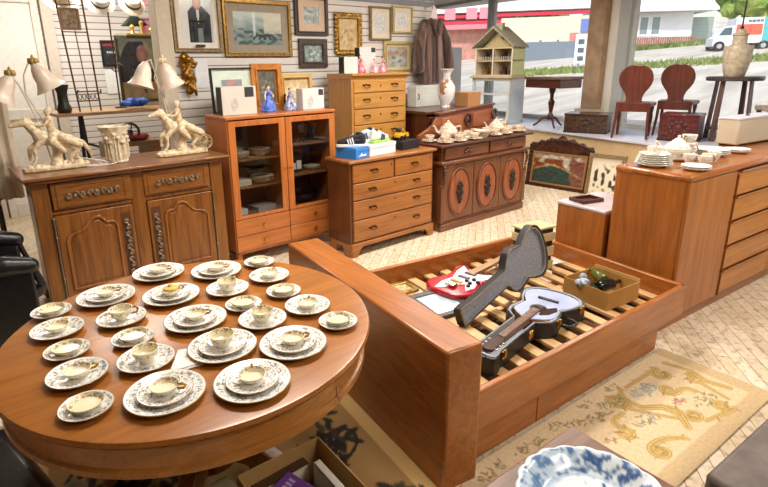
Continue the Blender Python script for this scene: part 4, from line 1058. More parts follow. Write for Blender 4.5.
ot = thing('leather_ottoman', 'black leather ottoman at the bottom left corner below the round table', 'ottoman', (-.16, 1.92, 0), .2)
g = G(); g.box(-.22, .22, -.3, .26, .1, .40); g.make('cushion', LEA, ot, bevel=.05)
for x in (-.17, .17):
    for y in (-.25, .21):
        g = G(); g.cyl((x, y, 0), (x, y, .11), .018, .024); g.make('leg', BLACK, ot)
# straw coloured crate with rails seen past the chair
sf = thing('wire_shelf', 'low wood and metal shelf seen between the armchair and the buffet', 'shelf', (-.35, 4.55, 0))
for z in (.15, .45, .75):
    g = G(); g.box(0, .62, 0, .35, z, z + .025); g.make('shelf_board', pine('x'), sf)
for x in (.01, .61):
    for y in (.01, .34):
        g = G(); g.cyl((x, y, 0), (x, y, .95), .01, n=8); g.make('post', BLACK, sf)
for z, lab in ((.175, 'folded cream cloth on the lowest board of the wire shelf'), (.475, 'folded tan cloth on the middle board of the wire shelf')):
    g = G()
    for k in range(4): g.box(.08 + .01 * k, .52 - .008 * k, .04, .3, k * .035, k * .035 + .033)
    o = g.make('folded_cloth', flat('e0cfa6', .9), bevel=.012); place(o, (-.35, 4.55, z + .001)); tag(o, lab, 'cloth')
dr_ = thing('cream_drape', 'cream cloth draped at the left edge beside the horse lamp', 'cloth', (.14, 4.58, .78))
g = G()
pts = []
for k in range(25): pts.append((k * .012, .02 * math.sin(k * 1.1)))
g.prism(pts + [(x, y + .008) for x, y in reversed(pts)], 0, .72); g.make('cloth_folds', flat('e8dcc8', .9), dr_)
# ================================================================== PICTURES
PM = painted_mat(.5, 'print'); PMG = painted_mat(.1, 'gloss')
def picture(label, x0, x1, z0, z1, y, fw, fmat, matw, matc, fn, rx=0, nx=36, ny=36, dpt=.03, glossy=False, ornate=0, name='framed_picture'):
    w, h = x1 - x0, z1 - z0
    t = thing(name, label, 'picture', (x0, y, z0), 0, rx=rx)
    g = G(); o_ = [(0, 0), (w, 0), (w, h), (0, h)]; i_ = [(fw, fw), (w - fw, fw), (w - fw, h - fw), (fw, h - fw)]
    g.ringprism(o_, i_, -dpt, 0, 'y')
    s_ = fw * .6; g.ringprism([(fw - s_ * .5, fw - s_ * .5), (w - fw + s_ * .5, fw - s_ * .5), (w - fw + s_ * .5, h - fw + s_ * .5), (fw - s_ * .5, h - fw + s_ * .5)], i_, -dpt - .008, -dpt, 'y')
    if ornate:
        n = int((w + h) * 2 / ornate)
        for k in range(n):
            d = (k + .5) / n * 2 * (w + h)
            p = (d, 0) if d < w else (w, d - w) if d < w + h else (w - (d - w - h), h) if d < 2 * w + h else (0, h - (d - 2 * w - h))
            g.ball((p[0] * .97 + w * .015, -dpt * .8, p[1] * .97 + h * .015), ornate * .55, 1, .6, 1, 8)
    g.make('frame', fmat, t, bevel=.003)
    f = fw
    if matw:
        a, b, c, d = fw, w - fw, fw, h - fw
        g = G(); g.ringprism([(a, c), (b, c), (b, d), (a, d)], [(a + matw, c + matw), (b - matw, c + matw), (b - matw, d - matw), (a + matw, d - matw)], -.012, -.008, 'y'); g.make('mount', flat(matc, .8), t, smooth=False)
        f += matw
    paint('print', w - 2 * f, h - 2 * f, nx, ny, fn, PMG if glossy else PM, t, 'xz', -.008, f, f)
    g = G(); g.box(.004, w - .004, -.006, 0, .004, h - .004); g.make('backing', flat('8a7a60', .9), t, smooth=False)
    return t
def P_portrait(u, v):
    bg = mixc(c8('dfe2e4'), c8('b4babc'), .5 + .5 * nz(u * 4, v * 4))
    if u < .33: bg = c8('e6e4e2')
    c = bg
    if .24 < u < .95 and v < .74 - .7 * max(0, abs(u - .55) - .14): c = mixc(c8('2a2f33'), c8('4b5356'), .5 + .6 * nz(u * 7, v * 7))
    if .5 < u < .6 and .38 < v < .66 and abs(u - .55) < (v - .36) * .22: c = c8('dcd8d2')
    q = math.hypot((u - .54) / .14, (v - .82) / .15)
    if q < 1: c = mixc(c8('cf9d86'), c8('b17b66'), q * q)
    if q < 1.25 and v > .86: c = c8('e8e2dc')
    if .25 < u < .72 and .0 < v < .42 and int(u * 24) % 3 == 0: c = c8('2c2d31')
    if .28 < u < .75 and .40 < v < .45: c = c8('25262a')
    if .5 < u < .68 and v < .3: c = mixc(c, c8('cfd6da'), .5)
    return c
def P_land(u, v):
    c = mixc(c8('7f9295'), c8('c9d4d0'), sstep(.2, 1, v) + .5 * nz(u * 5, v * 6))
    if v < .5: c = mixc(c, c8('5b6a62'), sstep(-.1, .3, nz(u * 8, v * 9, 2)))
    if abs(u - .42) < .03 and v > .2: c = mixc(c, c8('f2f6f6'), .6)
    if u > .62 and v > .35: c = mixc(c, c8('ddd6c0'), .7)
    for k in range(3):
        d = abs(math.hypot((u - .52 - k * .11) / 1, (v - .15) / 1.3) - .12)
        if d < .018 and v > .15: c = c8('454b4c')
    return c
def P_blob(a, b, c_, s=6, seed=0, th=.1):
    def f(u, v):
        n = nz(u * s * .5 + seed, v * s * .6, seed) + .4 * nz(u * s * 1.6, v * s * 1.6, seed + 1); c = mixc(c8(a), c8(b), .5 + n)
        m_ = sstep(.52, .2, math.hypot(u - .5, (v - .42) * 1.1))
        return mixc(c, c8(c_), m_ * sstep(th - .1, th + .35, nz(u * s * .9, v * s * .9 + seed, seed + 3) + .3 * nz(u * s * 3, v * s * 3, seed)) * .9)
    return f
YW = 4.895
FG = flat('9c8460', .4, .3, c2='7c6444', ns=30); FDK = flat('4a3a33', .4, c2='33261f', ns=30); FGOLD = flat('b8904a', .35, .6, c2='8a652c', ns=40); FOR = flat('c98538', .4, .2, c2='a5641f', ns=20)
pt = picture('tall portrait photograph of a seated man in dark suit, leftmost on the slat wall', 1.805, 2.28, 1.845, 2.45, YW, .035, FG, .05, 'ece6dc', P_portrait, nx=60, ny=70, glossy=True)
g = G(); g.box(.2, .29, -.034, -.028, .045, .066); g.make('name_plate', flat('3a2f26', .4, .5), pt)
picture('big wide gold framed landscape print beside the portrait photograph', 2.295, 3.05, 1.805, 2.335, YW, .035, FGOLD, .075, 'a39683', P_land, nx=80, ny=60, glossy=True)
picture('dark wood framed small print with pink mount, above the dark square frame', 3.10, 3.525, 2.02, 2.42, YW, .04, FDK, .075, 'd9bfa6', P_blob('cfd6d2', '9aa6a8', '5f7078', 7, 1), glossy=True)
picture('small dark square framed print hanging below the pink mounted print', 3.135, 3.50, 1.69, 1.985, YW, .06, flat('5a4840', .4, c2='3f312b', ns=30), 0, 'ffffff', P_blob('a9b8b4', '6f8480', 'dfe6e2', 9, 4), glossy=True)
picture('ornate gilt framed flower picture hanging above the oak chest', 3.62, 3.985, 1.83, 2.255, YW, .045, GOLD, 0, 'ffffff', P_blob('dcc79a', 'c7a874', '9a7a5a', 8, 7), ornate=.045)
picture('narrow framed sketch, left one of the two pale prints above the oak chest', 4.12, 4.455, 1.985, 2.36, YW, .02, FG, .05, 'ece2c8', P_blob('e6e6e4', 'd0d4d4', '9aa0a6', 8, 11))
picture('narrow framed sketch, right one of the two pale prints beside the fur coat', 4.475, 4.81, 2.07, 2.385, YW, .02, flat('c9b98e', .4, .3), .05, 'ece2c8', P_blob('e6e8e6', 'd4dada', 'a4acb0', 8, 15))
picture('wide gilt framed watercolour on the slat wall right of the tall oak chest', 4.34, 4.80, 1.61, 1.975, YW, .035, flat('c8b27c', .4, .4), .03, 'd8c8a0', P_blob('b9cdd2', 'a88f74', '8a6a50', 6, 19))
# leaning behind the top of the display cabinet (a rail shelf on the slat wall carries them)
picture('mint mounted black framed print behind the big white box', 1.90, 2.30, 1.315, 1.70, 4.38, .012, BLACK, .09, 'd5e2d2', P_blob('c98a80', '7f8fa0', 'd8d4cc', 5, 23), rx=-.06)
picture('orange gilt framed small painting standing behind the blue figurine', 2.285, 2.60, 1.315, 1.73, 4.37, .055, FOR, .02, '9a6a30', P_blob('6a6a5c', '4a4a42', 'c9b48a', 8, 27), rx=-.05)
picture('wide gold framed picture standing behind the small white box', 2.60, 2.96, 1.315, 1.635, 4.40, .04, flat('d2b06a', .4, .4), 0, 'ffffff', P_blob('d8c6a0', 'b99a68', 'e6dcc0', 5, 31), rx=-.06)
g = G(); g.box(0, .13, 0, .003, 0, .26); o = g.make('paper_notice', flat('eceef2', .7)); place(o, (1.98, 4.89, 1.52)); tag(o, 'white paper notice on the slat wall beside the gold cherubs', 'paper')
# gold cherub group hanging on the wall
g = G()
rnd = random.Random(3)
for k in range(9):
    z = 1.5 + k * .037; x = 1.90 + .025 * math.sin(k * 2.1)
    g.ball((x, 4.855, z), .038 + .008 * math.sin(k * 1.7), 1, .7, 1, 10)
for z, s_ in ((1.78, 1), (1.63, -1)):
    g.ball((1.90, 4.83, z), .032, n=10); g.chain([(1.90, 4.84, z - .04), (1.90 + s_ * .05, 4.83, z - .07), (1.90 + s_ * .075, 4.82, z - .03)], [.02, .015, .012]); g.chain([(1.9, 4.84, z - .08), (1.9 - s_ * .04, 4.82, z - .13), (1.9 - s_ * .05, 4.83, z - .17)], [.024, .018, .012])
    for q in (-1, 1): g.ball((1.9 + q * .05, 4.86, z - .03), .04, .7, .3, 1.1, 8)
o = g.make('gold_cherubs', flat('b9862f', .35, .7, c2='6f4a16', ns=50), remesh=.006, sm=1); tag(o, 'gilded cherub ornament hanging on the slat wall left of the display cabinet', 'ornament')

# ================================================================== ON THE DISPLAY CABINET
TGC = 1.3125
def wbox(name, label, x, y, z, w, d_, h, rz, c_, side, patch, motif, cat='box', group=None):
    t = thing(name, label, cat, (x, y, z), rz, group)
    g = G(); g.box(-w / 2, w / 2, -d_ / 2, d_ / 2, 0, h); g.make('carton', flat(c_, .6, c2=None, ns=4), t, bevel=.003)
    if side:
        g = G(); g.box(-w / 2 - .002, -w / 2, -d_ / 2 + .004, d_ / 2 - .004, .004, h - .004); g.make('side_panel', flat(side, .5), t)
    if patch:
        g = G(); a, b, c, d = patch; g.box(a * w - w / 2, b * w - w / 2, -d_ / 2 - .0015, -d_ / 2, c * h, d * h); g.make('label_patch', flat('3d3c42', .4), t)
    if motif:
        g = G(); rnd = random.Random(int(x * 100)); cx, cz = (motif - .5) * w, h * .36
        for k in range(9):
            a = k / 9 * 2 * PI; pts = [(cx + .01 * math.cos(a), -d_ / 2 - .0006, cz + .01 * math.sin(a)), (cx + .03 * math.cos(a + .3), -d_ / 2 - .0006, cz + .04 * math.sin(a + .3)), (cx + .025 * math.cos(a + .9), -d_ / 2 - .0006, cz + .055 * math.sin(a + .9))]
            g.tube(pts, .0016, 4)
        g.make('line_drawing', flat('8f8d8a', .6), t)
    return t
wbox('gift_box', 'big white box with dark square patch and line drawing on the display cabinet', 2.04, 4.19, TGC, .31, .12, .235, -.06, 'dcd6cc', '2a2624', (.66, .93, .62, .97), .35)
wbox('gift_box', 'small white box with grey square patch at the right end of the display cabinet', 2.795, 4.19, TGC, .24, .11, .19, .0, 'e2dedb', None, (.74, .96, .66, .95), .35)
SKIN = flat('e8c9b4', .3)
def lady(label, x, y, z, h, dress, rz, cat='figurine'):
    t = thing('lady_figurine', label, cat, (x, y, z), rz)
    g = G(); k = h / .17
    g.lathe([(0, 0), (.045 * k, 0), (.05 * k, .01 * k), (.042 * k, .04 * k), (.026 * k, .08 * k), (.014 * k, .1 * k), (.02 * k, .125 * k), (.016 * k, .135 * k), (0, .138 * k)], n=24, wob=lambda a, r: 1 + (.1 * math.sin(a * 7) if r > .02 * k else 0))
    g.make('dress', flat(dress[0], .2, c2=dress[1], ns=30), t)
    g = G(); g.ball((0, 0, .152 * k), .011 * k, 1, 1, 1.2, 10); g.cyl((0, 0, .134 * k), (0, 0, .146 * k), .005 * k)
    g.chain([(.017 * k, 0, .128 * k), (.034 * k, -.012 * k, .105 * k), (.02 * k, -.028 * k, .095 * k)], [.006 * k, .005 * k, .004 * k]); g.chain([(-.017 * k, 0, .128 * k), (-.034 * k, -.01 * k, .105 * k), (-.04 * k, -.02 * k, .08 * k)], [.006 * k, .005 * k, .004 * k])
    g.make('head_and_arms', SKIN, t)
    g = G(); g.ball((0, .004 * k, .157 * k), .0125 * k, 1, 1, 1, 10); g.make('hair', flat('5a4030' if dress[0] != 'e6e8ee' else 'caa878', .5), t)
    return t
lady('china lady in a wide bright blue gown on the display cabinet', 2.345, 4.19, TGC, .235, ('2f55c8', '7f9ae6'), .2)
lady('china lady in dark blue and white gown beside the small white box', 2.575, 4.19, TGC, .205, ('34539f', 'dfe3ee'), -.2)
g = G(); g.box(-.03, .03, -.03, .03, 0, .14); o = g.make('black_box', BLACK, bevel=.003); place(o, (2.62, 4.30, TGC)); tag(o, 'narrow black box behind the dark blue china lady', 'box')
# inside the cabinet
def stackplate(name, label, x, y, z, R, n, c_, group):
    for k in range(n):
        g = plate_bm(R, .02); o = g.make(name, c_); place(o, (x, y, z + .001 + k * .012)); tag(o, label % ['lowest', 'second', 'third', 'fourth', 'topmost'][k if k < n - 1 else 4], 'plate', group)
CB = (1.835, 4.0); WHC = china(base='dcd8cc', leaf='7a8a92', key='dull')
stackplate('dinner_plate', 'pale plate, %s of the stack on the upper left glazed shelf, left', CB[0] + .17, CB[1] + .17, .94, .1, 3, WHC, 'plates in the display cabinet')
stackplate('dinner_plate', 'pale plate, %s of the stack on the upper left glazed shelf, right', CB[0] + .39, CB[1] + .19, .94, .1, 4, WHC, 'plates in the display cabinet')
stackplate('dinner_plate', 'pale plate, %s of the stack on the middle left glazed shelf', CB[0] + .38, CB[1] + .16, .70, .11, 4, WHC, 'plates in the display cabinet')
for i, (x, lab) in enumerate(((.13, 'left'), (.24, 'right'))):
    t = thing('cream_jug', 'dull white cup standing behind the upper plates in the cabinet, %s one' % lab, 'jug', (CB[0] + x, CB[1] + .31, .94)); cup_parts(.045, .07, t, WHC)
wbox('boxed_set', 'flat pale box on the middle left glazed shelf', CB[0] + .15, CB[1] + .17, .7005, .16, .18, .05, .1, 'bdb7a6', None, None, 0)
wbox('boxed_set', 'flat white box at the bottom left behind glass, left of the grey one', CB[0] + .12, CB[1] + .16, .4405, .11, .15, .05, .15, 'd6d6d4', None, None, 0)
wbox('boxed_set', 'flat grey and white box at the bottom right behind the left glass door', CB[0] + .36, CB[1] + .16, .4405, .2, .17, .05, .15, '9c9a90', '5b5a55', None, 0)
WG = None
def wineglass(label, x, y, z):
    global WG
    if WG is None:
        g = G(); g.lathe([(0, 0), (.032, 0), (.03, .004), (.005, .01), (.004, .065), (.015, .075), (.034, .1), (.036, .13), (.03, .155), (.028, .155), (.033, .13), (.031, .1), (.012, .078), (0, .076)], n=20); WG = g.make('wine_glass', glass_mat('stem', (.93, .95, .95), .12)); o = WG
    else:
        o = WG.copy(); col.objects.link(o)
    place(o, (x, y, z)); tag(o, label, 'glass', 'stemware in the display cabinet')
for i, lab in enumerate(('first from the left', 'second from the left', 'third from the left', 'fourth from the left', 'fifth from the left')):
    wineglass('stem glass on the upper right cabinet shelf, %s' % lab, CB[0] + .66 + i * .08, CB[1] + .16 + .05 * (i % 2), 1.02)
mr = thing('mantel_clock', 'dark square clock with pale dial on the middle right cabinet shelf', 'clock', (CB[0] + .72, CB[1] + .16, .741))
g = G(); g.box(-.08, .08, -.04, .04, 0, .17); g.make('clock_case', flat('2b2320', .4), mr, bevel=.006)
g = G(); g.box(-.055, .0, -.044, -.04, .03, .09); g.box(.01, .06, -.044, -.04, .03, .11); g.make('pale_dial', flat('cfd0c8', .4), mr)
stackplate('dinner_plate', 'pale plate, %s of the small stack beside the clock behind glass', CB[0] + .93, CB[1] + .17, .741, .085, 2, WHC, 'plates in the display cabinet')
g = G(); g.lathe([(0, 0), (.09, 0), (.17, .05), (.18, .09), (.17, .09), (.16, .055), (0, .02)], n=30); o = g.make('black_bowl', flat('15151a', .12)); place(o, (CB[0] + .81, CB[1] + .2, .441)); tag(o, 'wide black bowl on the lowest shelf behind the right glass door', 'bowl')

# ================================================================== SHOES ON THE BRACKET CHEST
DT = .9005
def shoe(label, x, y, z, rz, upper, sole, stripe, L_=.27, group='shoes on the bracket chest'):
    t = thing('sneaker', label, 'shoe', (x, y, z), rz, group)
    so = [(-.13, -.03), (-.135, 0), (-.13, .032), (-.05, .03), (.03, .038), (.09, .042), (.13, .02), (.138, -.005), (.12, -.036), (.06, -.044), (-.04, -.033)]
    g = G(); g.prism(so, 0, .026); g.make('sole', flat(sole, .6), t, bevel=.006)
    g = G(); g.chain([(-.1, 0, .05), (-.03, 0, .052), (.04, 0, .045), (.1, 0, .04)], [.033, .034, .036, .027]); g.chain([(-.095, 0, .06), (-.09, 0, .1)], [.034, .03]); g.chain([(-.09, 0, .09), (-.02, 0, .085), (.03, 0, .06)], [.03, .028, .03])
    g.make('upper', flat(upper, .6), t, remesh=.006, sm=2)
    g = G(); g.cyl((-.07, 0, .10), (-.07, 0, .128), .024, .027, 14); g.make('collar', flat('26262a', .7), t)
    g = G()
    for k in range(5): g.box(-.02 + k * .016, -.013 + k * .016, -.018, .018, .105 - k * .009, .112 - k * .009)
    g.make('laces', flat('eceae4', .6), t)
    for s_ in (-1, 1):
        for k in range(3): g = G(); g.prism([(-.03 + k * .022, .026), (-.018 + k * .022, .026), (-.002 + k * .02, .085 - k * .008), (-.014 + k * .02, .088 - k * .008)], s_ * .0375 - .0025, s_ * .0375 + .0025, 'y'); g.make('stripe', flat(stripe, .5), t)
    return t
def shoebox(name, label, x, y, rz, w, d_, h, c_, lid, mark):
    t = thing(name, label, 'box', (x, y, DT), rz)
    g = G(); g.box(-w / 2, w / 2, -d_ / 2, d_ / 2, 0, h - .02); g.make('box_body', flat(c_, .5, c2=None, ns=5), t, bevel=.002)
    g = G(); g.box(-w / 2 - .003, w / 2 + .003, -d_ / 2 - .003, d_ / 2 + .003, h - .032, h); g.make('box_lid', flat(lid, .5, c2=None, ns=5), t, bevel=.002)
    if mark:
        g = G(); g.prism([(-w * .3, h * .2), (w * .35, h * .2), (w * .3, h * .38), (w * .1, h * .3), (-w * .05, h * .5), (-w * .15, h * .32)], -d_ / 2 - .002, -d_ / 2, 'y'); g.make('printed_mark', flat(mark, .5), t)
    return t
shoebox('shoe_box', 'bright blue shoe box with white mark, left end of the bracket chest', 2.885, 3.68, .18, .17, .24, .10, '2f86dc', '3b8fe0', 'e6eef6')
shoe('black sneaker with white stripes lying on the blue shoe box', 2.86, 3.66, DT + .1, 2.5, '1c1c22', 'f0efec', 'f2f2f2')
shoebox('shoe_box', 'white shoe box with lime green sneakers on the bracket chest', 3.17, 3.72, .12, .36, .25, .105, 'e9edf4', 'f0f2f6', None)
shoe('white and lime sneaker on the front of the white shoe box', 3.20, 3.66, DT + .106, .2, 'dfe6d8', '9fce52', '3c4a66')
shoe('grey and navy sneaker behind the lime one on the white shoe box', 3.12, 3.80, DT + .106, 2.9, 'c7cdd8', 'e3e6ea', '3a3f5c')
shoebox('shoe_box', 'flat black box at the right end of the bracket chest', 3.58, 3.74, .1, .25, .2, .085, '1a1a1e', '202024', None)
tr = thing('toy_loader', 'yellow and black toy digger on the flat black box', 'toy', (3.55, 3.76, DT + .0855), .4)
YEL = flat('e8b020', .4)
g = G(); g.box(-.06, .06, -.035, .035, .025, .06); g.box(-.05, .0, -.03, .03, .06, .075); g.make('chassis', YEL, tr, bevel=.006)
g = G(); g.box(-.045, .01, -.028, .028, .075, .115); g.make('cab', flat('3a3320', .3), tr, bevel=.004)
g = G(); g.tube([(.04, 0, .06), (.075, 0, .1), (.11, 0, .06)], .009, 6); g.prism([(.1, .02), (.14, .02), (.13, .06), (.105, .065)], -.04, .04, 'y'); g.make('bucket_arm', YEL, tr)
for x in (-.04, .04):
    for y in (-.04, .04):
        g = G(); g.cyl((x, y - .01, .022), (x, y + .01, .022), .022, n=14); g.make('wheel', BLACK, tr)

# ================================================================== ON THE OAK CHEST
TO = 1.6205
wbox('gift_box', 'white box with black spine at the left end of the tall oak chest', 3.50, 4.50, TO, .165, .12, .17, -.15, 'dfe0dc', '1b1a1a', None, 0)
wbox('gift_box', 'tall white box with black spine and grey patch on the tall oak chest', 3.80, 4.58, TO, .21, .1, .27, -.1, 'e6e2de', '1b1a1a', (.72, .98, .8, .98), 0)
lady('china lady in deep pink gown left on the tall oak chest', 3.63, 4.46, TO, .19, ('b5425e', 'e08aa0'), .1)
lady('china lady in pale pink gown, middle one on the tall oak chest', 3.83, 4.46, TO, .15, ('e39ab0', 'f0ccd6'), .1)
lady('china lady in pink gown at the right end of the tall oak chest', 3.94, 4.45, TO, .17, ('d0607e', 'f0b6c4'), -.1)

# ================================================================== WHITE VASE, WHITE CASE, COAT, GREY PANEL
TD = 1.1955
v = thing('floral_vase', 'tall white vase with brown flowers behind the carved sideboard', 'vase', (4.80, 4.28, TD))
g = G(); g.lathe([(0, 0), (.06, 0), (.062, .01), (.055, .03), (.09, .12), (.105, .2), (.1, .25), (.07, .3), (.045, .34), (.042, .38), (.06, .42), (.085, .445), (.08, .45), (.05, .42), (.036, .38), (0, .36)], n=36)
m, nt, b = nodes('vase_flowers'); n = tex_noise(nt, coords(nt), 16, 3, 1); n2 = tex_noise(nt, coords(nt), 7, 2)
mx = nt.nodes.new('ShaderNodeMath'); mx.operation = 'MULTIPLY'; nt.links.new(n.outputs['Fac'], mx.inputs[0]); nt.links.new(n2.outputs['Fac'], mx.inputs[1])
r = ramp(nt, [(.27, hx('ece8e6')), (.33, hx('a87858'))]); nt.links.new(mx.outputs[0], r.inputs['Fac']); nt.links.new(r.outputs[0], b.inputs['Base Color']); b.inputs['Roughness'].default_value = .15
g.make('vase_body', m, v)
wc = thing('white_case', 'white cupboard box with small handle standing under the fur coat', 'box', (4.62, 4.60, TD))
g = G(); g.box(0, .44, 0, .16, 0, .255); g.make('box_body', flat('e6e6e0', .5), wc, bevel=.006)
g = G(); g.tube([(.03, 0, .09), (.03, -.02, .1), (.03, -.02, .15), (.03, 0, .16)], .006, 6); g.make('handle', flat('55504a', .4, .8), wc)
tbx = wbox('tan_box', 'plain tan cardboard box beside the white vase', 5.20, 4.28, TD, .26, .2, .17, .05, 'b98552', None, None, 0)
gp = thing('grey_panel', 'tall smooth grey panel standing beyond the end of the slat wall', 'panel', (5.32, 5.16, 0))
g = G(); g.box(0, .78, 0, .04, .02, 1.93); g.make('panel_board', flat('9aa0aa', .5, c2='8b919c', ns=3), gp, bevel=.005)
g = G(); g.box(.0, .1, -.14, .2, 0, .03); g.box(.68, .78, -.14, .2, 0, .03); g.make('foot', flat('7f858f', .5), gp)
fc = thing('fur_coat', 'long striped brown fur coat on a hanger at the end of the slat wall', 'coat', (5.06, 4.78, 1.46))
def fur():
    m, nt, b = nodes('fur'); L = nt.links.new
    n = tex_noise(nt, coords(nt, (26, 8, 1.2)), 1, 4, .6); r = ramp(nt, [(.32, hx('2c1e1a')), (.5, hx('553b33')), (.68, hx('907062'))]); L(n.outputs['Fac'], r.inputs['Fac']); L(r.outputs[0], b.inputs['Base Color'])
    b.inputs['Roughness'].default_value = .9; b.inputs['Sheen Weight'].default_value = .5
    n2 = tex_noise(nt, coords(nt, (120, 120, 40)), 1, 3); bump(nt, b, n2.outputs['Fac'], .6, .01)
    return m
FUR = fur()
g = G(); g.lathe([(0, 0), (.2, 0), (.215, .05), (.2, .3), (.17, .55), (.165, .68), (.1, .76), (.05, .79), (0, .8)], n=40, sy=.42, wob=lambda a, r: 1 + .06 * math.sin(a * 9)); g.make('coat_body', FUR, fc)
for s_ in (-1, 1):
    g = G(); g.chain([(s_ * .13, 0, .72), (s_ * .225, -.02, .55), (s_ * .27, -.04, .33), (s_ * .275, -.05, .2)], [.065, .07, .07, .075]); g.make('sleeve', FUR, fc, remesh=.012, sm=2)
    g = G(); g.tube([(s_ * .09, -.05, .78), (s_ * .05, -.09, .7), (s_ * .02, -.095, .58)], [.03, .028, .015], 10); g.make('collar', FUR, fc)
g = G(); g.tube([(0, -.092, .6), (.005, -.1, .3), (0, -.1, .02)], .008, 6); g.make('front_edge', flat('3c2a23', .9), fc)
g = G(); g.tube([(-.15, 0, .76), (0, 0, .83), (.15, 0, .76)], .008, 8); g.tube([(0, 0, .83), (0, 0, .88), (.02, 0, .91), (.0, 0, .935), (-.02, .0, .915)], .004, 6); g.make('hanger', flat('e8e2e4', .4), fc)
g = G(); g.prism([(-.06, .78), (.06, .79), (.05, .9), (.0, .94), (-.04, .88)], -.03, -.026, 'y'); g.make('price_tag', flat('f0e6ea', .7), fc)
hk = thing('wall_hook', 'steel slat wall hook holding the fur coat hanger', 'hook', (5.06, 4.9, 2.39))
g = G(); g.tube([(0, 0, 0), (0, -.13, 0), (0, -.14, .015)], .005, 6); g.box(-.02, .02, -.006, 0, -.03, .03); g.make('hook_rod', flat('c9c9c9', .3, 1), hk)
# ================================================================== TEAWARE
TEA = china(base='ecdcc8', leaf='a87a68', leaf2='8a8f66', rim='b08a50', key='rose', lo=.2, hi=.96, dens=.5)
WTE = china(base='f0ede4', leaf='a8a894', leaf2='b9a878', rim='a8956a', key='white', lo=.45, hi=.95, dens=.56)
def teapot(label, x, y, z, s, rz, m, group=None):
    t = thing('teapot', label, 'teapot', (x, y, z), rz, group)
    g = G(); g.lathe([(0, 0), (.045 * s, 0), (.05 * s, .008 * s), (.085 * s, .05 * s), (.088 * s, .075 * s), (.07 * s, .11 * s), (.045 * s, .125 * s), (0, .125 * s)], n=28); g.make('pot_body', m, t)
    g = G(); g.lathe([(.045 * s, .124 * s), (.043 * s, .132 * s), (.02 * s, .15 * s), (.008 * s, .155 * s), (.012 * s, .168 * s), (0, .175 * s)], n=20); g.make('lid', m, t)
    g = G(); g.tube([(.075 * s, 0, .05 * s), (.115 * s, 0, .07 * s), (.13 * s, 0, .11 * s), (.15 * s, 0, .125 * s)], [.02 * s, .014 * s, .011 * s, .009 * s], 10); g.make('spout', m, t)
    g = G(); g.tube([(-.07 * s, 0, .105 * s), (-.115 * s, 0, .115 * s), (-.13 * s, 0, .075 * s), (-.11 * s, 0, .04 * s), (-.08 * s, 0, .04 * s)], .008 * s, 8); g.make('handle', m, t)
    return t
def tcup(label, x, y, z, rz, m, R=.05, h=.06, name='teacup', group=None):
    t = thing(name, label, 'cup', (x, y, z), rz, group); cup_parts(R, h, t, m); return t
def tsaucer(label, x, y, z, R, m, group=None, name='saucer', cat='saucer', h=.016):
    o = plate_bm(R, h).make(name, m); place(o, (x, y, z), random.random() * 6); return tag(o, label, cat, group)
SBZ = .9205
sbt = [('c', 3.98, 3.76), ('c', 4.02, 3.58), ('c', 4.16, 3.70), ('p', 4.31, 3.80), ('c', 4.22, 3.56), ('c', 4.38, 3.66), ('c', 4.45, 3.55), ('c', 4.55, 3.72), ('b', 4.66, 3.60), ('c', 4.72, 3.76), ('c', 4.84, 3.58), ('c', 4.90, 3.74), ('p', 5.07, 3.74), ('c', 5.03, 3.58), ('c', 5.20, 3.66), ('j', 5.26, 3.80), ('c', 5.33, 3.60)]
nth = ['first', 'second', 'third', 'fourth', 'fifth', 'sixth', 'seventh', 'eighth', 'ninth', 'tenth', 'eleventh', 'twelfth', 'thirteenth', 'fourteenth']
ic = 0
for k, x, y in sbt:
    if k == 'c':
        tsaucer('rose patterned saucer, %s from the left along the carved sideboard' % nth[ic], x, y, SBZ, .085, TEA, 'rose saucers on the sideboard')
        tcup('rose patterned teacup, %s from the left along the carved sideboard' % nth[ic], x, y, SBZ + .009, random.uniform(-1, 1), TEA, .052, .062, group='rose teacups on the sideboard'); ic += 1
    elif k == 'p': teapot('rose patterned teapot %s the sideboard back' % ('left of the medallion on' if x < 4.6 else 'at the right end before'), x, y, SBZ, 1.15 if x < 4.6 else 1.0, 2.6, TEA)
    elif k == 'b':
        g = G(); g.lathe([(0, 0), (.05, 0), (.052, .01), (.09, .05), (.1, .075), (.096, .075), (.08, .05), (0, .015)], n=30); o = g.make('sugar_bowl', TEA); place(o, (x, y, SBZ)); tag(o, 'rose patterned open bowl in the middle of the sideboard teaware', 'bowl')
    else:
        t = thing('cream_jug', 'rose patterned tall jug at the right end of the sideboard teaware', 'jug', (x, y, SBZ), .5)
        g = G(); g.lathe([(0, 0), (.04, 0), (.055, .05), (.04, .1), (.05, .135), (.046, .135), (.036, .1), (0, .09)], n=24); g.make('jug_body', TEA, t)
        g = G(); g.tube([(.045, 0, .12), (.085, 0, .115), (.09, 0, .06), (.052, 0, .04)], .006, 6); g.make('handle', TEA, t)
# white set on the teak chest
CZ = 1.0305
def onchest(px, py):  # chest frame -> world
    c, s_ = math.cos(CR), math.sin(CR); return CO[0] + px * c - py * s_, CO[1] + px * s_ + py * c
names = ['lowest', 'second', 'third', 'fourth', 'fifth', 'topmost']
x, y = onchest(.14, .31)
for k in range(6):
    tsaucer('cream plate, %s of the stack at the near end of the teak chest' % names[k], x, y, CZ + k * .0125, .115 - .004 * k, WTE, 'stacked plates on the teak chest', 'dinner_plate', 'plate', .02)
tcup('cream flowered cup standing on the plate stack on the teak chest', x, y, CZ + .073, .3, WTE, .05, .055)
x, y = onchest(.21, .08)
for k in range(2): tsaucer('cream side plate, %s of two at the near corner of the teak chest' % ['lower', 'upper'][k], x, y, CZ + k * .012, .085, WTE, None, 'side_plate', 'plate')
x, y = onchest(.47, .33); tsaucer('cream saucer under the covered cup mid chest', x, y, CZ, .08, WTE); teapot('cream flowered teapot on the teak chest behind the cups', x, y, CZ + .009, .95, 2.2, WTE)
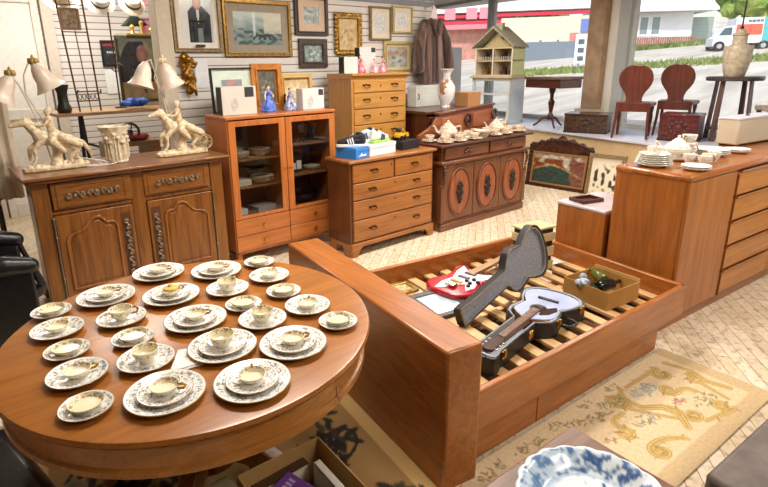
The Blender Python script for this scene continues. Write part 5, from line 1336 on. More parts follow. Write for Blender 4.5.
for i, (a, b, lab) in enumerate(((.40, .12, 'nearest the front edge'), (.50, .14, 'second along the front edge'), (.40, .21, 'beside the teapot'), (.62, .16, 'third along the front edge'))):
    x, y = onchest(a, b)
    tcup('cream flowered cup on the teak chest, %s' % lab, x, y, CZ, random.uniform(-2, 2), WTE, .043, .065, group='cups on the teak chest')
x, y = onchest(.68, .36)
for k in range(3): tcup('cream cup, %s of three stacked by the beige case' % ['lowest', 'middle', 'topmost'][k], x, y, CZ + k * .048, 1 + k, WTE, .05, .06)
x, y = onchest(.85, .28)
for k in range(3): tsaucer('cream soup plate, %s of three stacked before the beige case' % ['lowest', 'middle', 'topmost'][k], x, y, CZ + k * .013, .12, WTE, None, 'soup_plate', 'plate', .022)
x, y = onchest(1.12, .22)
for k in range(2): tsaucer('cream saucer, %s of two in front of the beige case' % ['lower', 'upper'][k], x, y, CZ + k * .012, .085, WTE)
x, y = onchest(.92, .15); 
# beige case standing on the far right of the chest
bc = thing('beige_case', 'plain beige portable case standing on the teak chest at the right edge', 'case', (*onchest(1.40, .34), CZ), CR - .06)
g = G(); g.box(0, .62, 0, .16, .012, .215); g.make('case_body', flat('d2c6b0', .6, c2='c8baa2', ns=3), bc, bevel=.012)
g = G(); g.box(-.004, .624, -.004, .164, .205, .225); g.make('case_lid', flat('c9c6cf', .4), bc, bevel=.006)
g = G(); g.box(.02, .06, .02, .14, 0, .012); g.box(.56, .6, .02, .14, 0, .012); g.make('foot', BLACK, bc)
g = G(); g.ball((.27, .08, .226), .02, 1.2, .8, .8, 10); g.make('knob', flat('6a655c', .3, .6), bc)
# small framed tray on the bedside cabinet
x, y = CO[0] + .22, 1.74
g = G(); g.ringprism([(-.1, -.07), (.1, -.07), (.1, .07), (-.1, .07)], [(-.085, -.055), (.085, -.055), (.085, .055), (-.085, .055)], 0, .025); g.box(-.09, .09, -.06, .06, 0, .004); o = g.make('wooden_tray', dkmahog('x')); place(o, (3.67, 1.86, .7005), -.3); tag(o, 'small dark wooden tray on the sheen painted top of the bedside cabinet', 'tray')

# ================================================================== ON THE WINDOW LEDGE
LZ = .7305
# dolls' house on its white stand
ws = thing('glass_case', 'white framed glass case on the window ledge carrying the dolls house', 'display case', (7.27, 5.90, LZ), -math.radians(88))
g = G(); w, d_, h = .74, .44, .735
for x in (0, w - .04):
    for y in (0, d_ - .04): g.box(x, x + .04, y, y + .04, 0, h)
g.box(0, w, 0, d_, h - .05, h); g.box(0, w, 0, d_, 0, .05); g.box(0, w, 0, .03, .46, .49); g.make('case_frame', flat('d9dcd8', .4), ws, bevel=.004)
g = G(); g.box(.04, w - .04, .012, .018, .05, h - .05); g.make('glass_pane', glass_mat('case', (.95, .97, .97), .08), ws, smooth=False)
g = G(); g.box(w - .012, w - .005, .04, d_ - .04, .05, h - .05); g.make('side_panel', flat('cfd5dc', .4), ws)
g = G(); g.box(.04, w - .04, .03, d_ - .04, .46, .475); g.make('shelf', flat('dfe4e2', .3), ws)
dh = thing('dolls_house', 'open fronted cream dolls house with grey shingle gable roof', 'dolls house', (7.31, 5.87, LZ + .7355), -math.radians(88))
w, d_, h = .70, .34, .48
WD = flat('e8dcc0', .7, c2='d8c8a8', ns=8)
g = G(); g.box(-.06, w + .06, -.08, d_ + .02, 0, .03); g.box(-.03, w + .03, -.05, d_, .03, .05); g.make('base_board', flat('cdb890', .7), dh, bevel=.003)
g = G(); g.box(0, w, d_ - .012, d_, .05, h); g.box(0, .012, 0, d_, .05, h); g.box(w - .012, w, 0, d_, .05, h); g.box(w * .5 - .006, w * .5 + .006, .02, d_, .05, h); g.make('house_wall', WD, dh)
g = G(); g.box(w, w + .015, -.01, d_, .05, .26); g.box(w, w + .015, -.01, d_, .285, h - .025); g.make('side_cladding', flat('dfe3a6', .7), dh)
g = G(); g.box(0, w, 0, d_, .26, .285); g.box(-.02, w + .02, -.03, d_, h - .02, h); g.make('house_floor', flat('c9b690', .7), dh)
g = G()
for x in (.0, .34, .7): g.cyl((x + .01, -.02, .05), (x + .01, -.02, h - .02), .011, n=8)
for k in range(20): g.box(.02 + k * .035, .026 + k * .035, -.024, -.018, .285, .34)
g.make('porch_post', flat('f0e8d6', .6), dh)
def rooftex():
    m, nt, b = nodes('shingles'); n = tex_noise(nt, coords(nt, (1, 1, 1)), 60, 2); r = ramp(nt, [(.35, hx('77715f')), (.65, hx('b8b29c'))]); nt.links.new(n.outputs['Fac'], r.inputs['Fac']); nt.links.new(r.outputs[0], b.inputs['Base Color']); b.inputs['Roughness'].default_value = .9; return m
g = G(); g.prism([(-.06, h - .01), (w * .5, h + .30), (w + .06, h - .01), (w + .06, h + .015), (w * .5, h + .335), (-.06, h + .015)], -.06, d_ + .02, 'y'); g.make('roof', rooftex(), dh)
g = G(); g.prism([(.04, h), (w * .5, h + .265), (w - .04, h)], d_ * .35, d_ * .37, 'y'); g.make('gable', flat('c2b183', .7), dh)
g = G(); g.prism([(w * .5 + .02, h + .2), (w * .5 + .1, h + .14), (w * .5 + .1, h + .38), (w * .5 + .02, h + .38)], .05, .12, 'y'); g.make('chimney', flat('b4a88c', .8), dh)
rnd = random.Random(5)
for zf, nm in ((.05, 'ground'), (.285, 'upper')):
    for i in range(4):
        x = .07 + i * .17; 
        g = G(); a = rnd.uniform(.05, .09)
        g.box(x, x + a, .12, .2, zf, zf + .02 + a * .6); g.box(x, x + a, .18, .2, zf, zf + .13); g.ball((x + a * .5, .12, zf + .06), .02, n=8)
        g.make('miniature_chair', flat(rnd.choice(['6b3a28', '4a3040', '8a5a34', '37313a']), .6), dh)
# pedestal games table
pt_ = thing('pedestal_table', 'small dark pedestal table with box top standing on the window ledge', 'table', (7.40, 4.46, LZ), WROT)
pt_.scale = (1, 1, 1.2)
g = G(); g.box(-.36, .36, -.24, .24, .60, .635); g.make('tabletop', wood('7d6052', '4e382e', 'x', .3), pt_, bevel=.006)
g = G(); g.box(-.34, .34, -.22, .22, .50, .60); g.make('box_frieze', wood('5e3527', '37190f', 'x', .3), pt_, bevel=.004)
g = G(); g.lathe([(0, .1), (.045, .1), (.05, .14), (.025, .19), (.04, .27), (.05, .32), (.025, .36), (.03, .42), (.05, .47), (.05, .5), (0, .5)], n=20); g.make('column', dkmahog('z'), pt_)
for k in range(3):
    g = G(); g.tube([(.03, 0, .13), (.12, 0, .11), (.2, 0, .04), (.25, 0, .015)], [.022, .018, .014, .013], 8); g.xf(Matrix.Rotation(k * 2 * PI / 3 + .5, 4, 'Z')); g.make('leg', dkmahog('x'), pt_)
# carved dark chests
def chestbox(label, x, y, rz, w, d_, h, c1, c2):
    t = thing('carved_chest', label, 'chest', (x, y, LZ), rz)
    g = G(); g.box(0, w, 0, d_, .02, h - .03)
    q = G(); q.box(-.008, w + .008, -.008, d_ + .008, h - .03, h); q.make('lid', flat(c1, .25, c2=c2, ns=8), t, bevel=.005)
    q = G(); q.box(-.006, w + .006, -.006, d_ + .006, 0, .025); q.make('base_moulding', flat(c2, .5), t)
    for k in range(10):
        a = k / 10 * 2 * PI; g.ball((w / 2 + w * .22 * math.cos(a), -.002, h * .48 + h * .22 * math.sin(a)), h * .07, 1, .3, 1, 8)
    g.ball((w / 2, -.002, h * .48), h * .12, 1, .3, 1, 10); g.make('chest_body', flat(c1, .4, c2=c2, ns=26, bmp=.5), t)
    return t
chestbox('dark brown carved chest on the ledge below the pillar', 6.98, 3.98, math.radians(-72), .56, .38, .27, '5a3e2c', '2c1a10')
chestbox('reddish carved chest on the ledge behind the teak chest', 7.05, 2.74, math.radians(-80), .42, .40, .33, '6b2a24', '32100e')
# balloon back chairs (seen from behind)
def balloon(label, x, y, rz, first=[None]):
    if first[0]: return dup(first[0], (x, y, LZ), rz, label)
    t = thing('balloon_back_chair', label, 'chair', (x, y, LZ), rz); first[0] = t
    MH = wood('6e362a', '441c15', 'z', .3)
    # chair faces +y, its back is at y = 0 and leans to -y
    half = [(.0, .93), (.06, .925), (.12, .90), (.165, .86), (.19, .80), (.195, .74), (.18, .68), (.15, .63), (.115, .58), (.095, .53), (.09, .49), (.1, .45)]
    pts = half + [(-a, b) for a, b in reversed(half[1:])]
    g = G(); g.prism(pts, -.012, .014, 'y'); g.xf(Matrix.Translation((0, 0, .45)) @ Matrix.Rotation(.12, 4, 'X') @ Matrix.Translation((0, 0, -.45))); g.make('backrest', MH, t, bevel=.01)
    g = G(); g.prism([(-.2, 0), (.2, 0), (.235, .38), (.12, .42), (-.12, .42), (-.235, .38)], .40, .45); g.make('seat', flat('b9a596', .7, c2='8f7a6c', ns=20), t, bevel=.012)
    g = G(); g.prism([(-.2, -.012), (.2, -.012), (.2, .012), (-.2, .012)], .34, .455); g.make('seat_rail', MH, t, bevel=.005)
    for s_ in (-1, 1):
        g = G(); g.tube([(s_ * .18, 0, .44), (s_ * .185, -.015, .25), (s_ * .2, -.07, 0)], [.02, .018, .014], 8); g.make('leg', MH, t)
        g = G(); g.lathe([(0, 0), (.013, 0), (.018, .08), (.014, .14), (.024, .25), (.018, .3), (.026, .36), (.026, .42), (0, .42)], (s_ * .19, .35, 0), 12); g.make('leg', MH, t)
    return t
balloon('reddish balloon back chair on the ledge nearest the pillar', 6.99, 3.06, math.radians(-72))
balloon('reddish balloon back chair on the ledge behind the red carved chest', 7.60, 2.80, math.radians(-78))
balloon('dark balloon back chair cut off at the right edge of the view', 7.25, 1.50, math.radians(-60))
# round plank legged table with lamp base
rt = thing('plant_table', 'round top stand with four splayed plank legs on the window ledge', 'table', (7.62, 2.18, LZ), .3)
g = G(); g.lathe([(0, .72), (.29, .72), (.3, .735), (.3, .76), (.29, .77), (0, .77)], n=40); g.make('tabletop', wood('5c4a4a', '3a2c2e', 'x', .25), rt)
for k in range(4):
    a = PI / 4 + k * PI / 2 + .2
    g = G(); g.prism([(-.03, 0), (.03, 0), (.03, .72), (-.03, .72)], -.012, .012, 'y')
    for v_ in g.bm.verts: v_.co.x += 0
    g.xf(Matrix.Rotation(a, 4, 'Z') @ Matrix.Translation((.23, 0, 0)) @ Matrix.Rotation(PI / 2, 4, 'Z'))
    for v_ in g.bm.verts:
        f = 1 + .22 * (1 - v_.co.z / .72); v_.co.x *= f * .88; v_.co.y *= f * .88
    g.make('leg', wood('6b5048', '3f2b26', 'z', .35), rt, bevel=.003)
g = G(); g.lathe([(0, .14), (.21, .14), (.21, .16), (0, .16)], n=30); g.make('lower_shelf', flat('232228', .4), rt)
lb = thing('stoneware_lamp', 'stoneware bottle lamp base with thin rod on the round plank stand', 'lamp', (7.60, 2.19, LZ + .7705))
g = G(); g.lathe([(0, 0), (.1, 0), (.108, .01), (.122, .06), (.145, .2), (.148, .32), (.14, .35), (.09, .362), (.075, .37), (.072, .46), (.085, .47), (.085, .49), (.05, .5), (.04, .535), (0, .545)], n=36); g.make('stoneware_body', flat('d8cbb4', .4, c2='b8a88c', ns=26), lb)
g = G(); g.cyl((0, 0, .54), (0, 0, .86), .009); g.cyl((0, 0, .545), (0, 0, .57), .02); g.make('rod', flat('3a3436', .4, .6), lb)
# carved mirror leaning on the ledge front, its reflection painted in as colour
cm = thing('carved_mirror', 'dark carved wood mirror with painted reflection leaning against the ledge front', 'mirror', (6.52, 4.24, .0), math.radians(-86), rx=math.radians(-8))
W = .92
g = G(); crest = [(0, .55), (.03, .62), (.1, .6), (.16, .66), (.24, .64), (.3, .7), (.38, .68), (.46, .74), (.54, .68), (.62, .7), (.68, .64), (.76, .66), (.82, .6), (.89, .62), (.92, .55), (.92, .49), (0, .49)]
g.prism(crest, -.02, .02, 'y'); g.box(0, .075, -.02, .02, .0, .5); g.box(W - .075, W, -.02, .02, 0, .5); g.box(.0, W, -.02, .02, 0.0, .05); g.make('carved_frame', flat('54301d', .35, c2='2a1409', ns=26, bmp=.4), cm, bevel=.004)
g = G()
for k in range(16):
    a = k / 15; g.ball((.03 + a * .86, -.02, .57 + .1 * math.sin(a * PI)), .03, 1.1, .5, .9, 8)
for k in range(8):
    for x in (.035, W - .035): g.ball((x, -.02, .07 + k * .06), .022, 1, .5, 1.1, 8)
g.make('carving', flat('4a2818', .35, c2='22100a', ns=40), cm)
g = G(); g.ringprism([(.07, .045), (W - .07, .045), (W - .07, .495), (.07, .495)], [(.095, .07), (W - .095, .07), (W - .095, .47), (.095, .47)], -.028, -.016, 'y'); g.make('inner_moulding', flat('a57a4a', .4, .3), cm)
def reflection_paint(u, v):
    c = c8('3f5048')
    if v > .42 + .18 * math.sin(u * 4) : c = mixc(c8('8a4a2c'), c8('d8cdb4'), sstep(0, .2, nz(u * 7, v * 6, 2)))
    if v > .8: c = mixc(c, c8('d6d2c2'), .6)
    if u > .72 and v < 1.6 - u * .9 and v > 2.6 - 3.2 * u: c = mixc(c8('9a6656'), c8('7f5044'), .5 + nz(u * 4, v * 4))
    if abs(v - (.42 + .18 * math.sin(u * 4))) < .025: c = c8('b89a60')
    return mixc(c, (.1, .1, .08), .15 + .3 * nz(u * 12, v * 12))
paint('painted_reflection', W - .18, .42, 50, 30, reflection_paint, painted_mat(.18, 'semi'), cm, 'xz', -.017, .09, .06)
fp = picture('framed dark flower print leaning against the ledge behind the bedside cabinet', 0, .45, 0, .58, 0, .045, FG, .04, 'e6dcc4', lambda u, v: mixc(c8('e3d8bf'), c8('3a3530'), sstep(.05, .25, nz(u * 6, v * 6, 5)) * sstep(1, .4, abs(v - .45) * 2)), rx=math.radians(-8))
fp.location = (6.38, 3.27, 0); fp.rotation_euler = (math.radians(-8), 0, math.radians(-84))
# ================================================================== LAMPS AND VASE ON THE CARVED BUFFET
AZ = 1.0305
IV = flat('efe0c2', .4, c2='c9ac80', ns=45); SHADE = flat('e9dccc', .3, c2='dcc6b2', ns=10)
def horse_lamp(label, x, y, rz, arms, wheel_=False):
    t = thing('figurine_lamp', label, 'lamp', (x, y, AZ + .002), rz)
    S_ = 1.25
    g = G(); g.prism([(-.19, -.05), (-.1, -.07), (.1, -.07), (.21, -.06), (.23, .0), (.2, .06), (.0, .075), (-.15, .06), (-.2, .0)], 0, .028)
    rnd = random.Random(4)
    for k in range(26): g.ball((rnd.uniform(-.17, .2), rnd.uniform(-.05, .05), .032), rnd.uniform(.012, .026), 1, 1, .7, 8)
    g.make('rocky_base', IV, t, remesh=.006, sm=1)
    g = G()
    g.chain([(.11, 0, .185), (.03, 0, .2), (-.055, 0, .225)], [.05, .046, .05]); g.chain([(-.06, 0, .24), (-.105, 0, .30), (-.135, 0, .335)], [.042, .032, .024]); g.chain([(-.135, 0, .335), (-.175, 0, .325), (-.215, 0, .315)], [.026, .02, .014])
    for s_ in (-1, 1):
        g.chain([(-.06, s_ * .026, .2), (-.12 - .01 * s_, s_ * .03, .15), (-.12 - .015 * s_, s_ * .03, .09), (-.135, s_ * .03, .06 + .02 * s_)], [.024, .016, .011, .012])
        g.chain([(.115, s_ * .028, .17), (.15, s_ * .03, .12), (.125 + .03 * s_, s_ * .03, .07), (.15 + .03 * s_, s_ * .03, .03)], [.032, .02, .012, .013])
        g.ball((-.13, s_ * .014, .365), .008, .8, .6, 1.8, 8)
    g.tube([(.15, 0, .2), (.2, 0, .17), (.235, 0, .11), (.245, 0, .06)], [.014, .018, .014, .006], 8)
    for k in range(6): g.ball((-.1 - k * .008 + .03, 0, .28 + k * .014), .017, .7, .7, 1.3, 8)
    g.chain([(.02, 0, .03), (.03, .01, .1), (.04, 0, .16)], [.045, .03, .03])
    g.make('horse', IV, t, remesh=.0055, sm=1)
    g = G(); g.chain([(.02, 0, .24), (.015, 0, .30), (.01, 0, .345)], [.032, .026, .024]); g.ball((.008, 0, .395), .022, 1, 1, 1.2, 10); g.ball((.016, 0, .405), .022, 1, 1, 1, 8)
    g.chain([(.01, -.03, .345), (-.03, -.04, .31), (-.075, -.02, .31)], [.012, .01, .009]); g.chain([(.01, .03, .345), (-.03, .04, .315), (-.075, .02, .315)], [.012, .01, .009])
    g.chain([(.02, -.03, .24), (.0, -.06, .2), (.06, -.06, .13)], [.034, .028, .02]); g.chain([(.03, -.03, .25), (.1, -.05, .2), (.17, -.05, .16)], [.03, .03, .022])
    g.make('rider', IV, t, remesh=.0055, sm=1)
    if wheel_:
        g = G(); g.tube([(.2 + .055 * math.cos(a / 20 * 2 * PI), -.055, .085 + .055 * math.sin(a / 20 * 2 * PI)) for a in range(20)], .007, 6, True)
        for k in range(4):
            a = k * PI / 4; g.cyl((.2 + .055 * math.cos(a), -.055, .085 + .055 * math.sin(a)), (.2 - .055 * math.cos(a), -.055, .085 - .055 * math.sin(a)), .004, n=6)
        g.make('chariot_wheel', flat('d8bf94', .4, c2='a58a5c'), t)
    for (pts, sx, sz, ang, leaf) in arms:
        g = G(); g.tube(pts, .005, 8); g.make('arm', flat('ded6c6', .3), t)
        g = G(); g.lathe([(.016, 0), (.022, -.012), (.034, -.03), (.044, -.06), (.05, -.1), (.066, -.135), (.078, -.15), (.072, -.15), (.058, -.132), (.044, -.1), (.036, -.06), (.02, -.02), (.0, -.004)], n=28, wob=lambda a, r: 1 + (.06 * math.cos(a * 6) if r > .06 else 0))
        g.xf(Matrix.Translation(pts[-1]) @ Matrix.Rotation(ang, 4, 'Y') @ Matrix.Scale(S_, 4)); g.make('lamp_shade', SHADE, t)
        if leaf:
            g = G()
            for k in range(6):
                a = k * PI / 3; g.ball((pts[-1][0] + .02 * math.cos(a), pts[-1][1] + .02 * math.sin(a), pts[-1][2] + .012), .014, 1, 1, 1.6, 8)
            g.ball((pts[-1][0], pts[-1][1], pts[-1][2] + .035), .01, 1, 1, 2, 8); g.make('leaf_cap', leaf, t)
    return t
LEAFG = flat('b49a5a', .4, .3, c2='8a7440')
horse_lamp('left ivory horse and rider lamp with gold leaf capped shades on the buffet', .60, 4.17, 0,
           [([(.02, .05, .03), (-.0, .06, .3), (-.09, .05, .52), (-.085, .03, .64), (-.05, .0, .72), (-.02, 0, .72)], 1, 1, -.45, LEAFG),
            ([(.0, .05, .03), (-.05, .06, .35), (-.12, .05, .58), (-.16, .02, .645)], 1, 1, .5, LEAFG)])
horse_lamp('right ivory horse and chariot lamp with two white bell shades on the buffet', 1.50, 4.17, .05,
           [([(.0, .05, .03), (-.05, .06, .35), (-.11, .05, .64), (-.15, .0, .735), (-.19, 0, .72)], 1, 1, .32, None),
            ([(.0, .05, .03), (-.02, .06, .35), (-.12, .05, .6), (-.1, .0, .74), (-.06, 0, .715)], 1, 1, -.32, IV)], True)
v = thing('relief_vase', 'cream relief vase with ruffled rim standing between the two horse lamps', 'vase', (1.02, 4.17, AZ))
g = G(); g.lathe([(0, 0), (.072, 0), (.078, .01), (.074, .02), (.076, .12), (.085, .22), (.1, .25), (.108, .268), (.1, .27), (.085, .24), (.07, .1), (0, .02)], n=60, wob=lambda a, r: 1 + (.05 * math.sin(a * 11) if r > .086 else .012 * math.sin(a * 5))); g.make('vase_body', flat('ece0ca', .45, c2='d2bf9c', ns=26, bmp=.3), v)
g = G(); rnd = random.Random(8)
for k in range(9):
    a = -PI / 2 + (k - 4) * .33; x, y = .08 * math.cos(a), .08 * math.sin(a)
    g.tube([(x * .98, y * .98, .03), (x * 1.03 + .01 * math.sin(k * 3), y * 1.03, .1), (x * 1.06, y * 1.06, .2)], [.008, .006, .004], 6); g.ball((x * 1.06, y * 1.06, .215 - .03 * (k % 3)), .018, 1, 1, .8, 8)
g.make('relief_flowers', flat('f2e6d0', .45, c2='c9b38c', ns=40), v)
cdl = thing('power_cord', 'white lamp cord curled on the buffet top between lamp and vase', 'cord', (.80, 4.1, AZ))
g = G(); g.tube([(.0 + .09 * math.cos(a * .5) + .004 * a, .03 * math.sin(a * .5), .005 + (.07 * max(0, math.sin(a * .25)) if a < 14 else 0)) for a in range(26)], .0035, 6); g.make('cord_loop', flat('e8e2d4', .5), cdl)
# ================================================================== ALCOVE BEHIND THE BUFFET
tt = thing('trestle_table', 'high wooden trestle table in the alcove behind the buffet', 'table', (1.02, 5.55, 0))
g = G(); g.box(-.14, 1.15, 0, .6, 1.28, 1.31); g.make('tabletop', wood('b08a5c', '80603a', 'x', .5), tt, bevel=.004)
for x in (.12, .98):
    for s_ in (-1, 1):
        g = G(); g.cyl((x, .3 + s_ * .03, 1.28), (x + s_ * .0, .3 + s_ * .28, 0), .018, n=8); g.make('leg', BLACK, tt)
g = G(); g.cyl((.12, .12, .62), (.98, .12, 1.0), .012, n=8); g.cyl((.12, .12, 1.0), (.98, .12, .62), .012, n=8); g.cyl((.12, .1, .5), (.12, .5, .5), .012, n=8); g.cyl((.98, .1, .5), (.98, .5, .5), .012, n=8); g.make('brace', BLACK, tt)
IRON = flat('6a4a34', .5, .4, c2='3f2a1e', ns=40)
er = thing('plate_rack', 'tall rusty metal easel rack standing on the trestle table', 'rack', (1.12, 5.72, 1.3105), rx=-.12)
g = G()
for x0, x1 in ((-.04, .0), (.19, .19)): g.tube([(x0, 0, 1.1), (x1, 0, 0)], .008, 8)
g.tube([(.08, .02, 1.1), (.1, .0, .0)], .005, 8); g.tube([(0, 0, .1), (.19, 0, .1)], .006, 8); g.tube([(0, 0, .19), (.19, 0, .19)], .006, 8); g.tube([(-.03, 0, .75), (.19, 0, .75)], .006, 8); g.tube([(-.035, 0, 1.0), (.19, 0, 1.0)], .006, 8)
for k in range(5): g.tube([(.02 + .038 * k + .015 * math.cos(a / 10 * 2 * PI), -.005, .14 + .025 * math.sin(a / 10 * 2 * PI)) for a in range(10)], .004, 5, True)
g.make('rack_frame', IRON, er)
g = G(); g.tube([(0, 0, .18), (-.01, -.07, .17), (0, -.08, .2)], .007, 6); g.tube([(.19, 0, .18), (.2, -.07, .17), (.2, -.08, .2)], .007, 6); g.make('rest_hook', IRON, er)
pp = thing('framed_picture', 'small framed scene resting high on the metal easel rack', 'picture', (1.085, 5.79, 2.07), rx=-.1)
g = G(); g.ringprism([(0, 0), (.17, 0), (.17, .2), (0, .2)], [(.02, .02), (.15, .02), (.15, .18), (.02, .18)], -.02, 0, 'y'); g.make('frame', flat('a88a6a', .5), pp)
paint('print', .13, .16, 12, 12, P_blob('d8cbb0', 'a58a6a', '7a5a44', 7, 40), PM, pp, 'xz', -.008, .02, .02)
pole = thing('iron_stand', 'thin dark iron pole stand with scrolls beside the easel rack', 'stand', (1.56, 5.95, 1.3105))
g = G(); g.tube([(0, 0, 0), (0, 0, .95)], .008, 8); g.cyl((0, 0, 0), (0, 0, .012), .06); g.make('pole', IRON, pole)
g = G()
for q in (-1, 1): g.tube([(q * .03 + .03 * math.cos(a / 12 * 2 * PI), 0, .5 + .045 * math.sin(a / 12 * 2 * PI)) for a in range(12)], .005, 6, True)
g.tube([(-.04, 0, .4), (0, 0, .36), (.04, 0, .4)], .006, 6); g.make('scrollwork', flat('2a2524', .5), pole)
g = G(); g.lathe([(0, 0), (.05, 0), (.055, .14), (.05, .16), (.04, .16), (.035, .02), (0, .02)], n=20); o = g.make('black_pot', flat('201c1c', .5)); place(o, (1.60, 5.80, 1.58)); tag(o, 'small black hanging pot on the iron stand', 'pot')
g = G(); g.tube([(1.60, 5.80, 1.735), (1.585, 5.87, 1.76), (1.562, 5.94, 1.77)], .004, 6); o = g.make('wire_hook', IRON); tag(o, 'short wire hook that carries the black pot', 'hook')
g = G()
rnd = random.Random(2)
for k in range(16): g.ball((rnd.uniform(-.11, .11), rnd.uniform(-.06, .06), .03 + rnd.uniform(0, .05)), rnd.uniform(.03, .05), 1.2, 1, .8, 8)
o = g.make('blue_cloth', flat('2f62c4', .6, c2='1c3f8c', ns=18), remesh=.01); place(o, (1.60, 5.66, 1.318)); tag(o, 'crumpled bright blue cloth on the trestle table', 'cloth')
g = G(); g.lathe([(0, 0), (.09, 0), (.11, .06), (.075, .14), (.07, .3), (.11, .42), (.1, .42), (.06, .3), (0, .1)], n=24); o = g.make('dark_urn', flat('24261f', .4)); place(o, (.98, 5.68, 1.3105)); o.scale = (.62, .62, .62); tag(o, 'dark green black urn at the left end of the trestle table', 'urn')
# framed picture of a hooded figure
def P_hood(u, v):
    c = mixc(c8('4f5a52'), c8('9aa698'), sstep(.3, 1, v) + .4 * nz(u * 7, v * 7))
    if v < .3: c = mixc(c8('7d7a58'), c8('a58a5c'), .5 + nz(u * 8, v * 8))
    cx, cy = .42, .62
    if abs(u - .4 - .1 * (v < .4)) < .40 * sstep(.1, .5, v) + .02 and v < .95 and v > .1 and math.hypot((u - .42) / .42, (v - .5) / .5) < 1: c = mixc(c8('17181d'), c8('2e2f3a'), .5 + nz(u * 9, v * 9))
    q = math.hypot((u - .5) / .12, (v - .74) / .15)
    if q < 1: c = mixc(c8('c08f83'), c8('8e5a54'), q * q)
    if q < 1 and v > .8: c = mixc(c8('d0909a'), c8('8a6a6e'), .5 + nz(u * 12, v * 12))
    if u > .55 and v > .5 and q > 1: c = mixc(c8('7f9a7c'), c8('b9a78a'), .5 + nz(u * 9, v * 9, 2))
    if u > .42 and .2 < v < .3: c = c8('a5713c')
    return c
hp = picture('large dark framed glazed picture of a hooded person above the trestle table', 1.625, 2.16, 1.35, 2.05, 6.12, .028, flat('5a5534', .4, .3, c2='37351f', ns=30), 0, 'ffffff', P_hood, nx=60, ny=70, glossy=True)
g = G(); g.box(.12, .5, -.06, .03, 0, .02); g.lathe([(0, .02), (.03, .02), (.012, .05), (.03, .09), (0, .12)], (.2, 0, 0), 12); g.lathe([(0, .02), (.025, .02), (.01, .06), (.025, .14), (0, .16)], (.3, 0, 0), 12); g.ball((.42, 0, .055), .035, 1.6, .7, 1, 10)
o = g.make('brass_ornaments', flat('c8a85a', .35, .6)); place(o, (1.63, 6.13, 2.051)); tag(o, 'brass ornament on a thin plinth atop the hooded person picture', 'ornament')
wbb = thing('picture_stand', 'plain white support board behind the hooded person picture', 'board', (1.66, 6.17, 1.3105))
g = G(); g.box(0, .5, 0, .02, 0, .76); g.box(.05, .45, -.06, 0, 0, .038); g.make('board', flat('d9d6d0', .7), wbb)
picture('dark poster with white lettering marks on the alcove slat wall', 1.79, 2.02, 1.74, 2.06, 7.395, .02, BLACK, 0, 'ffffff', lambda u, v: c8('e6e6e6') if (abs(v - .55) < .04 and .2 < u < .85 and int(u * 18) % 2) else (c8('a0353f') if v > .82 else c8('2a2c30')))
g = G(); g.box(0, .24, 0, .004, 0, .3); o = g.make('paper_notice', flat('f2f2f0', .7)); place(o, (1.80, 7.385, 1.40)); tag(o, 'blank white sheet below the dark poster on the alcove wall', 'paper')
picture('pink and green small picture on the alcove wall beside the post', 2.30, 2.5, 1.95, 2.35, 7.395, .02, flat('c8a0a0', .5), 0, 'ffffff', P_blob('d88a94', 'b0506a', '8a9a70', 5, 50))
# clutter seen under and behind the right lamp
ct = thing('wooden_crate', 'brown wooden crate with red cloth behind the right horse lamp', 'crate', (1.50, 5.0, 0))
g = G(); g.box(0, .12, 0, .3, 0, 1.02)
g.box(-.35, .12, 0, .3, 1.02, 1.06); g.box(-.35, -.31, 0, .3, 0, 1.02); g.make('crate_body', wood('8a6238', '5a3c1e', 'x', .5), ct)
g = G()
for k in range(10): g.ball((rnd.uniform(-.1, .1), rnd.uniform(-.06, .06), .03), .045, 1.2, 1, .7, 8)
o = g.make('red_cloth', flat('8a2a2c', .8, c2='56181c', ns=14), remesh=.01); place(o, (1.42, 5.12, 1.064)); tag(o, 'crumpled dark red cloth on the crate behind the right lamp', 'cloth')
for i, (x, lab) in enumerate(((1.22, 'left'), (1.38, 'right'))):
    g = G(); g.tube([(.075 * math.cos(a / 20 * 2 * PI), 0, .075 * math.sin(a / 20 * 2 * PI)) for a in range(20)], .012, 6, True); g.cyl((0, -.015, 0), (0, .015, 0), .02)
    for k in range(5):
        a = k * 2 * PI / 5; g.cyl((0, 0, 0), (.07 * math.cos(a), 0, .07 * math.sin(a)), .005, n=6)
    o = g.make('small_wheel', BLACK); place(o, (x, 5.06, 1.1478)); tag(o, 'small black spoked wheel on the crate, %s of the two' % lab, 'wheel', 'spoked wheels in the alcove')
# hats along a rail high in the alcove
hr = thing('hat_rail', 'dark rail across the top of the alcove with hats hung on it', 'rail', (1.15, 6.35, 2.50))
g = G(); g.cyl((0, 0, 0), (1.1, 0, 0), .014); g.cyl((.02, 0, 0), (.02, 0, .45), .008, n=8); g.cyl((1.08, 0, 0), (1.08, 0, .45), .008, n=8); g.make('rail_bar', flat('4a3a30', .5), hr)
def hat(label, x, z, c_, band, tilt, s=1):
    t = thing('hat', label, 'hat', (x, 6.28, z), 0, 'hats along the alcove rail', rx=tilt)
    g = G(); g.lathe([(0, .1 * s), (.07 * s, .095 * s), (.09 * s, .06 * s), (.095 * s, .01), (.15 * s, -.005), (.155 * s, -.01), (.09 * s, 0), (.085 * s, .05 * s), (.06 * s, .085 * s), (0, .09 * s)], n=28); g.make('crown_and_brim', flat(c_, .7, c2=None, ns=40), t)
    g = G(); g.lathe([(.096 * s, .012), (.0965 * s, .03), (.094 * s, .045), (.092 * s, .04)], n=28); g.make('hat_band', flat(band, .6), t)
hat('pale straw hat, leftmost on the alcove rail', 1.22, 2.40, 'e8dccc', 'c9b79c', .9, 1.1)
hat('white and black cap shaped hat, second on the alcove rail', 1.58, 2.40, 'e9e4da', '2a2a2c', 1.2)
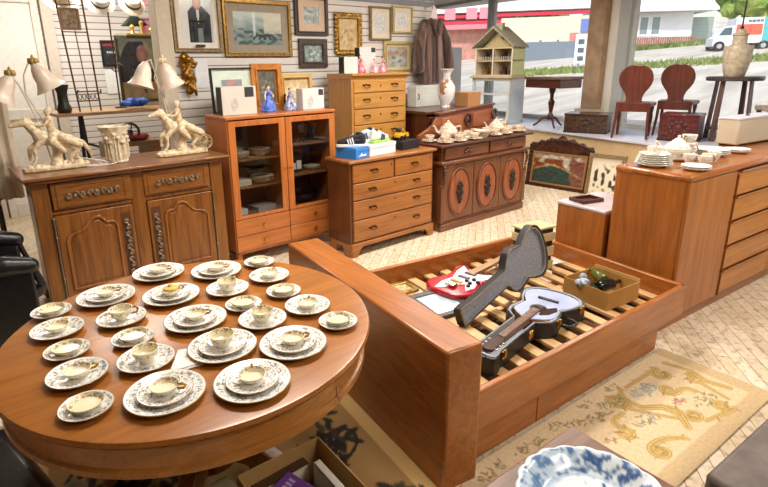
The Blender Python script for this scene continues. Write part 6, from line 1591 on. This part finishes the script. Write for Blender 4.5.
hat('beige hat with dark band, third on the alcove rail', 1.91, 2.385, 'dccbb2', '3a3f3a', 1.0, .9)
hat('dark red hat, fourth on the alcove rail', 2.18, 2.415, '8c2234', '4a121c', .9, .8)
lsd = thing('hanging_light', 'dark green flared shade hanging below the beige hat', 'lamp shade', (1.97, 6.5, 2.18))
g = G(); g.lathe([(.05, .1), (.17, 0), (.165, 0), (.045, .1)], n=4, a0=.78, a1=.78 + 2 * PI); g.cyl((0, 0, .1), (0, 0, .77), .004, n=6); g.box(-.05, .05, -.004, .004, .098, .104); g.make('shade_panels', flat('3f4a3c', .5), lsd)

# ================================================================== LIGHT, SKY, CAMERA
w = bpy.data.worlds.new('World'); sc.world = w; w.use_nodes = True
nt = w.node_tree; bg = nt.nodes['Background']
sk = nt.nodes.new('ShaderNodeTexSky'); sk.sky_type = 'NISHITA'; sk.sun_disc = False; sk.sun_elevation = math.radians(50); sk.sun_rotation = math.radians(200); sk.air_density = 1.2; sk.dust_density = 2.0
nt.links.new(sk.outputs[0], bg.inputs[0]); bg.inputs[1].default_value = .30
def sun(rot, e, ang):
    l = bpy.data.lights.new('sun', 'SUN'); l.energy = e; l.angle = math.radians(ang); l.color = (1, .96, .88)
    o = bpy.data.objects.new('sun', l); col.objects.link(o); o.rotation_euler = rot
sun((math.radians(38), 0, math.radians(-62)), 3.6, 1.5)
def area(name, loc, sx, sy, e, c=(1, .94, .86), rot=(0, 0, 0)):
    l = bpy.data.lights.new(name, 'AREA'); l.shape = 'RECTANGLE'; l.size = sx; l.size_y = sy; l.energy = e; l.color = c
    o = bpy.data.objects.new(name, l); col.objects.link(o); o.location = loc; o.rotation_euler = rot
for (x, y, e) in ((1.45, 2.3, 74), (3.4, 2.7, 78), (5.6, 2.6, 66), (4.2, -.2, 60), (2.0, -1.1, 62), (1.3, 6.1, 66), (5.9, 5.4, 50)):  # unseen overhead lights, placed to brighten tabletops and front faces
    area('overhead_fill', (x, y, 2.9), 1.25, .3, e)
cam = bpy.data.cameras.new('cam'); co = bpy.data.objects.new('cam', cam); col.objects.link(co)
cam.sensor_fit = 'HORIZONTAL'; cam.sensor_width = 36; cam.lens = 519.22 / 768 * 36
cam.shift_x = 25.11 / 768; cam.shift_y = -31.31 / 768; cam.clip_start = .05; cam.clip_end = 400
a_, p_, r_ = .58005486 + math.radians(5.5), .27520788, -.0169694
M0 = Matrix(((1, 0, 0), (0, -math.sin(p_), -math.cos(p_)), (0, math.cos(p_), -math.sin(p_))))
Rr = Matrix(((math.cos(r_), -math.sin(r_), 0), (math.sin(r_), math.cos(r_), 0), (0, 0, 1)))
Q = Matrix(((math.cos(a_), -math.sin(a_), 0), (math.sin(a_), math.cos(a_), 0), (0, 0, 1)))
K = Rr @ M0 @ Q                     # room -> camera (x right, y down, z forward)
ax = K.transposed()
Rc = Matrix((ax.col[0], -ax.col[1], -ax.col[2])).transposed()
co.matrix_world = Matrix.Translation((0, 0, 1.70)) @ Rc.to_4x4()
sc.camera = co
sc.view_settings.view_transform = 'Standard'; sc.view_settings.exposure = -.12; sc.view_settings.look = 'None'
sc.cycles.max_bounces = 8; sc.cycles.transparent_max_bounces = 12
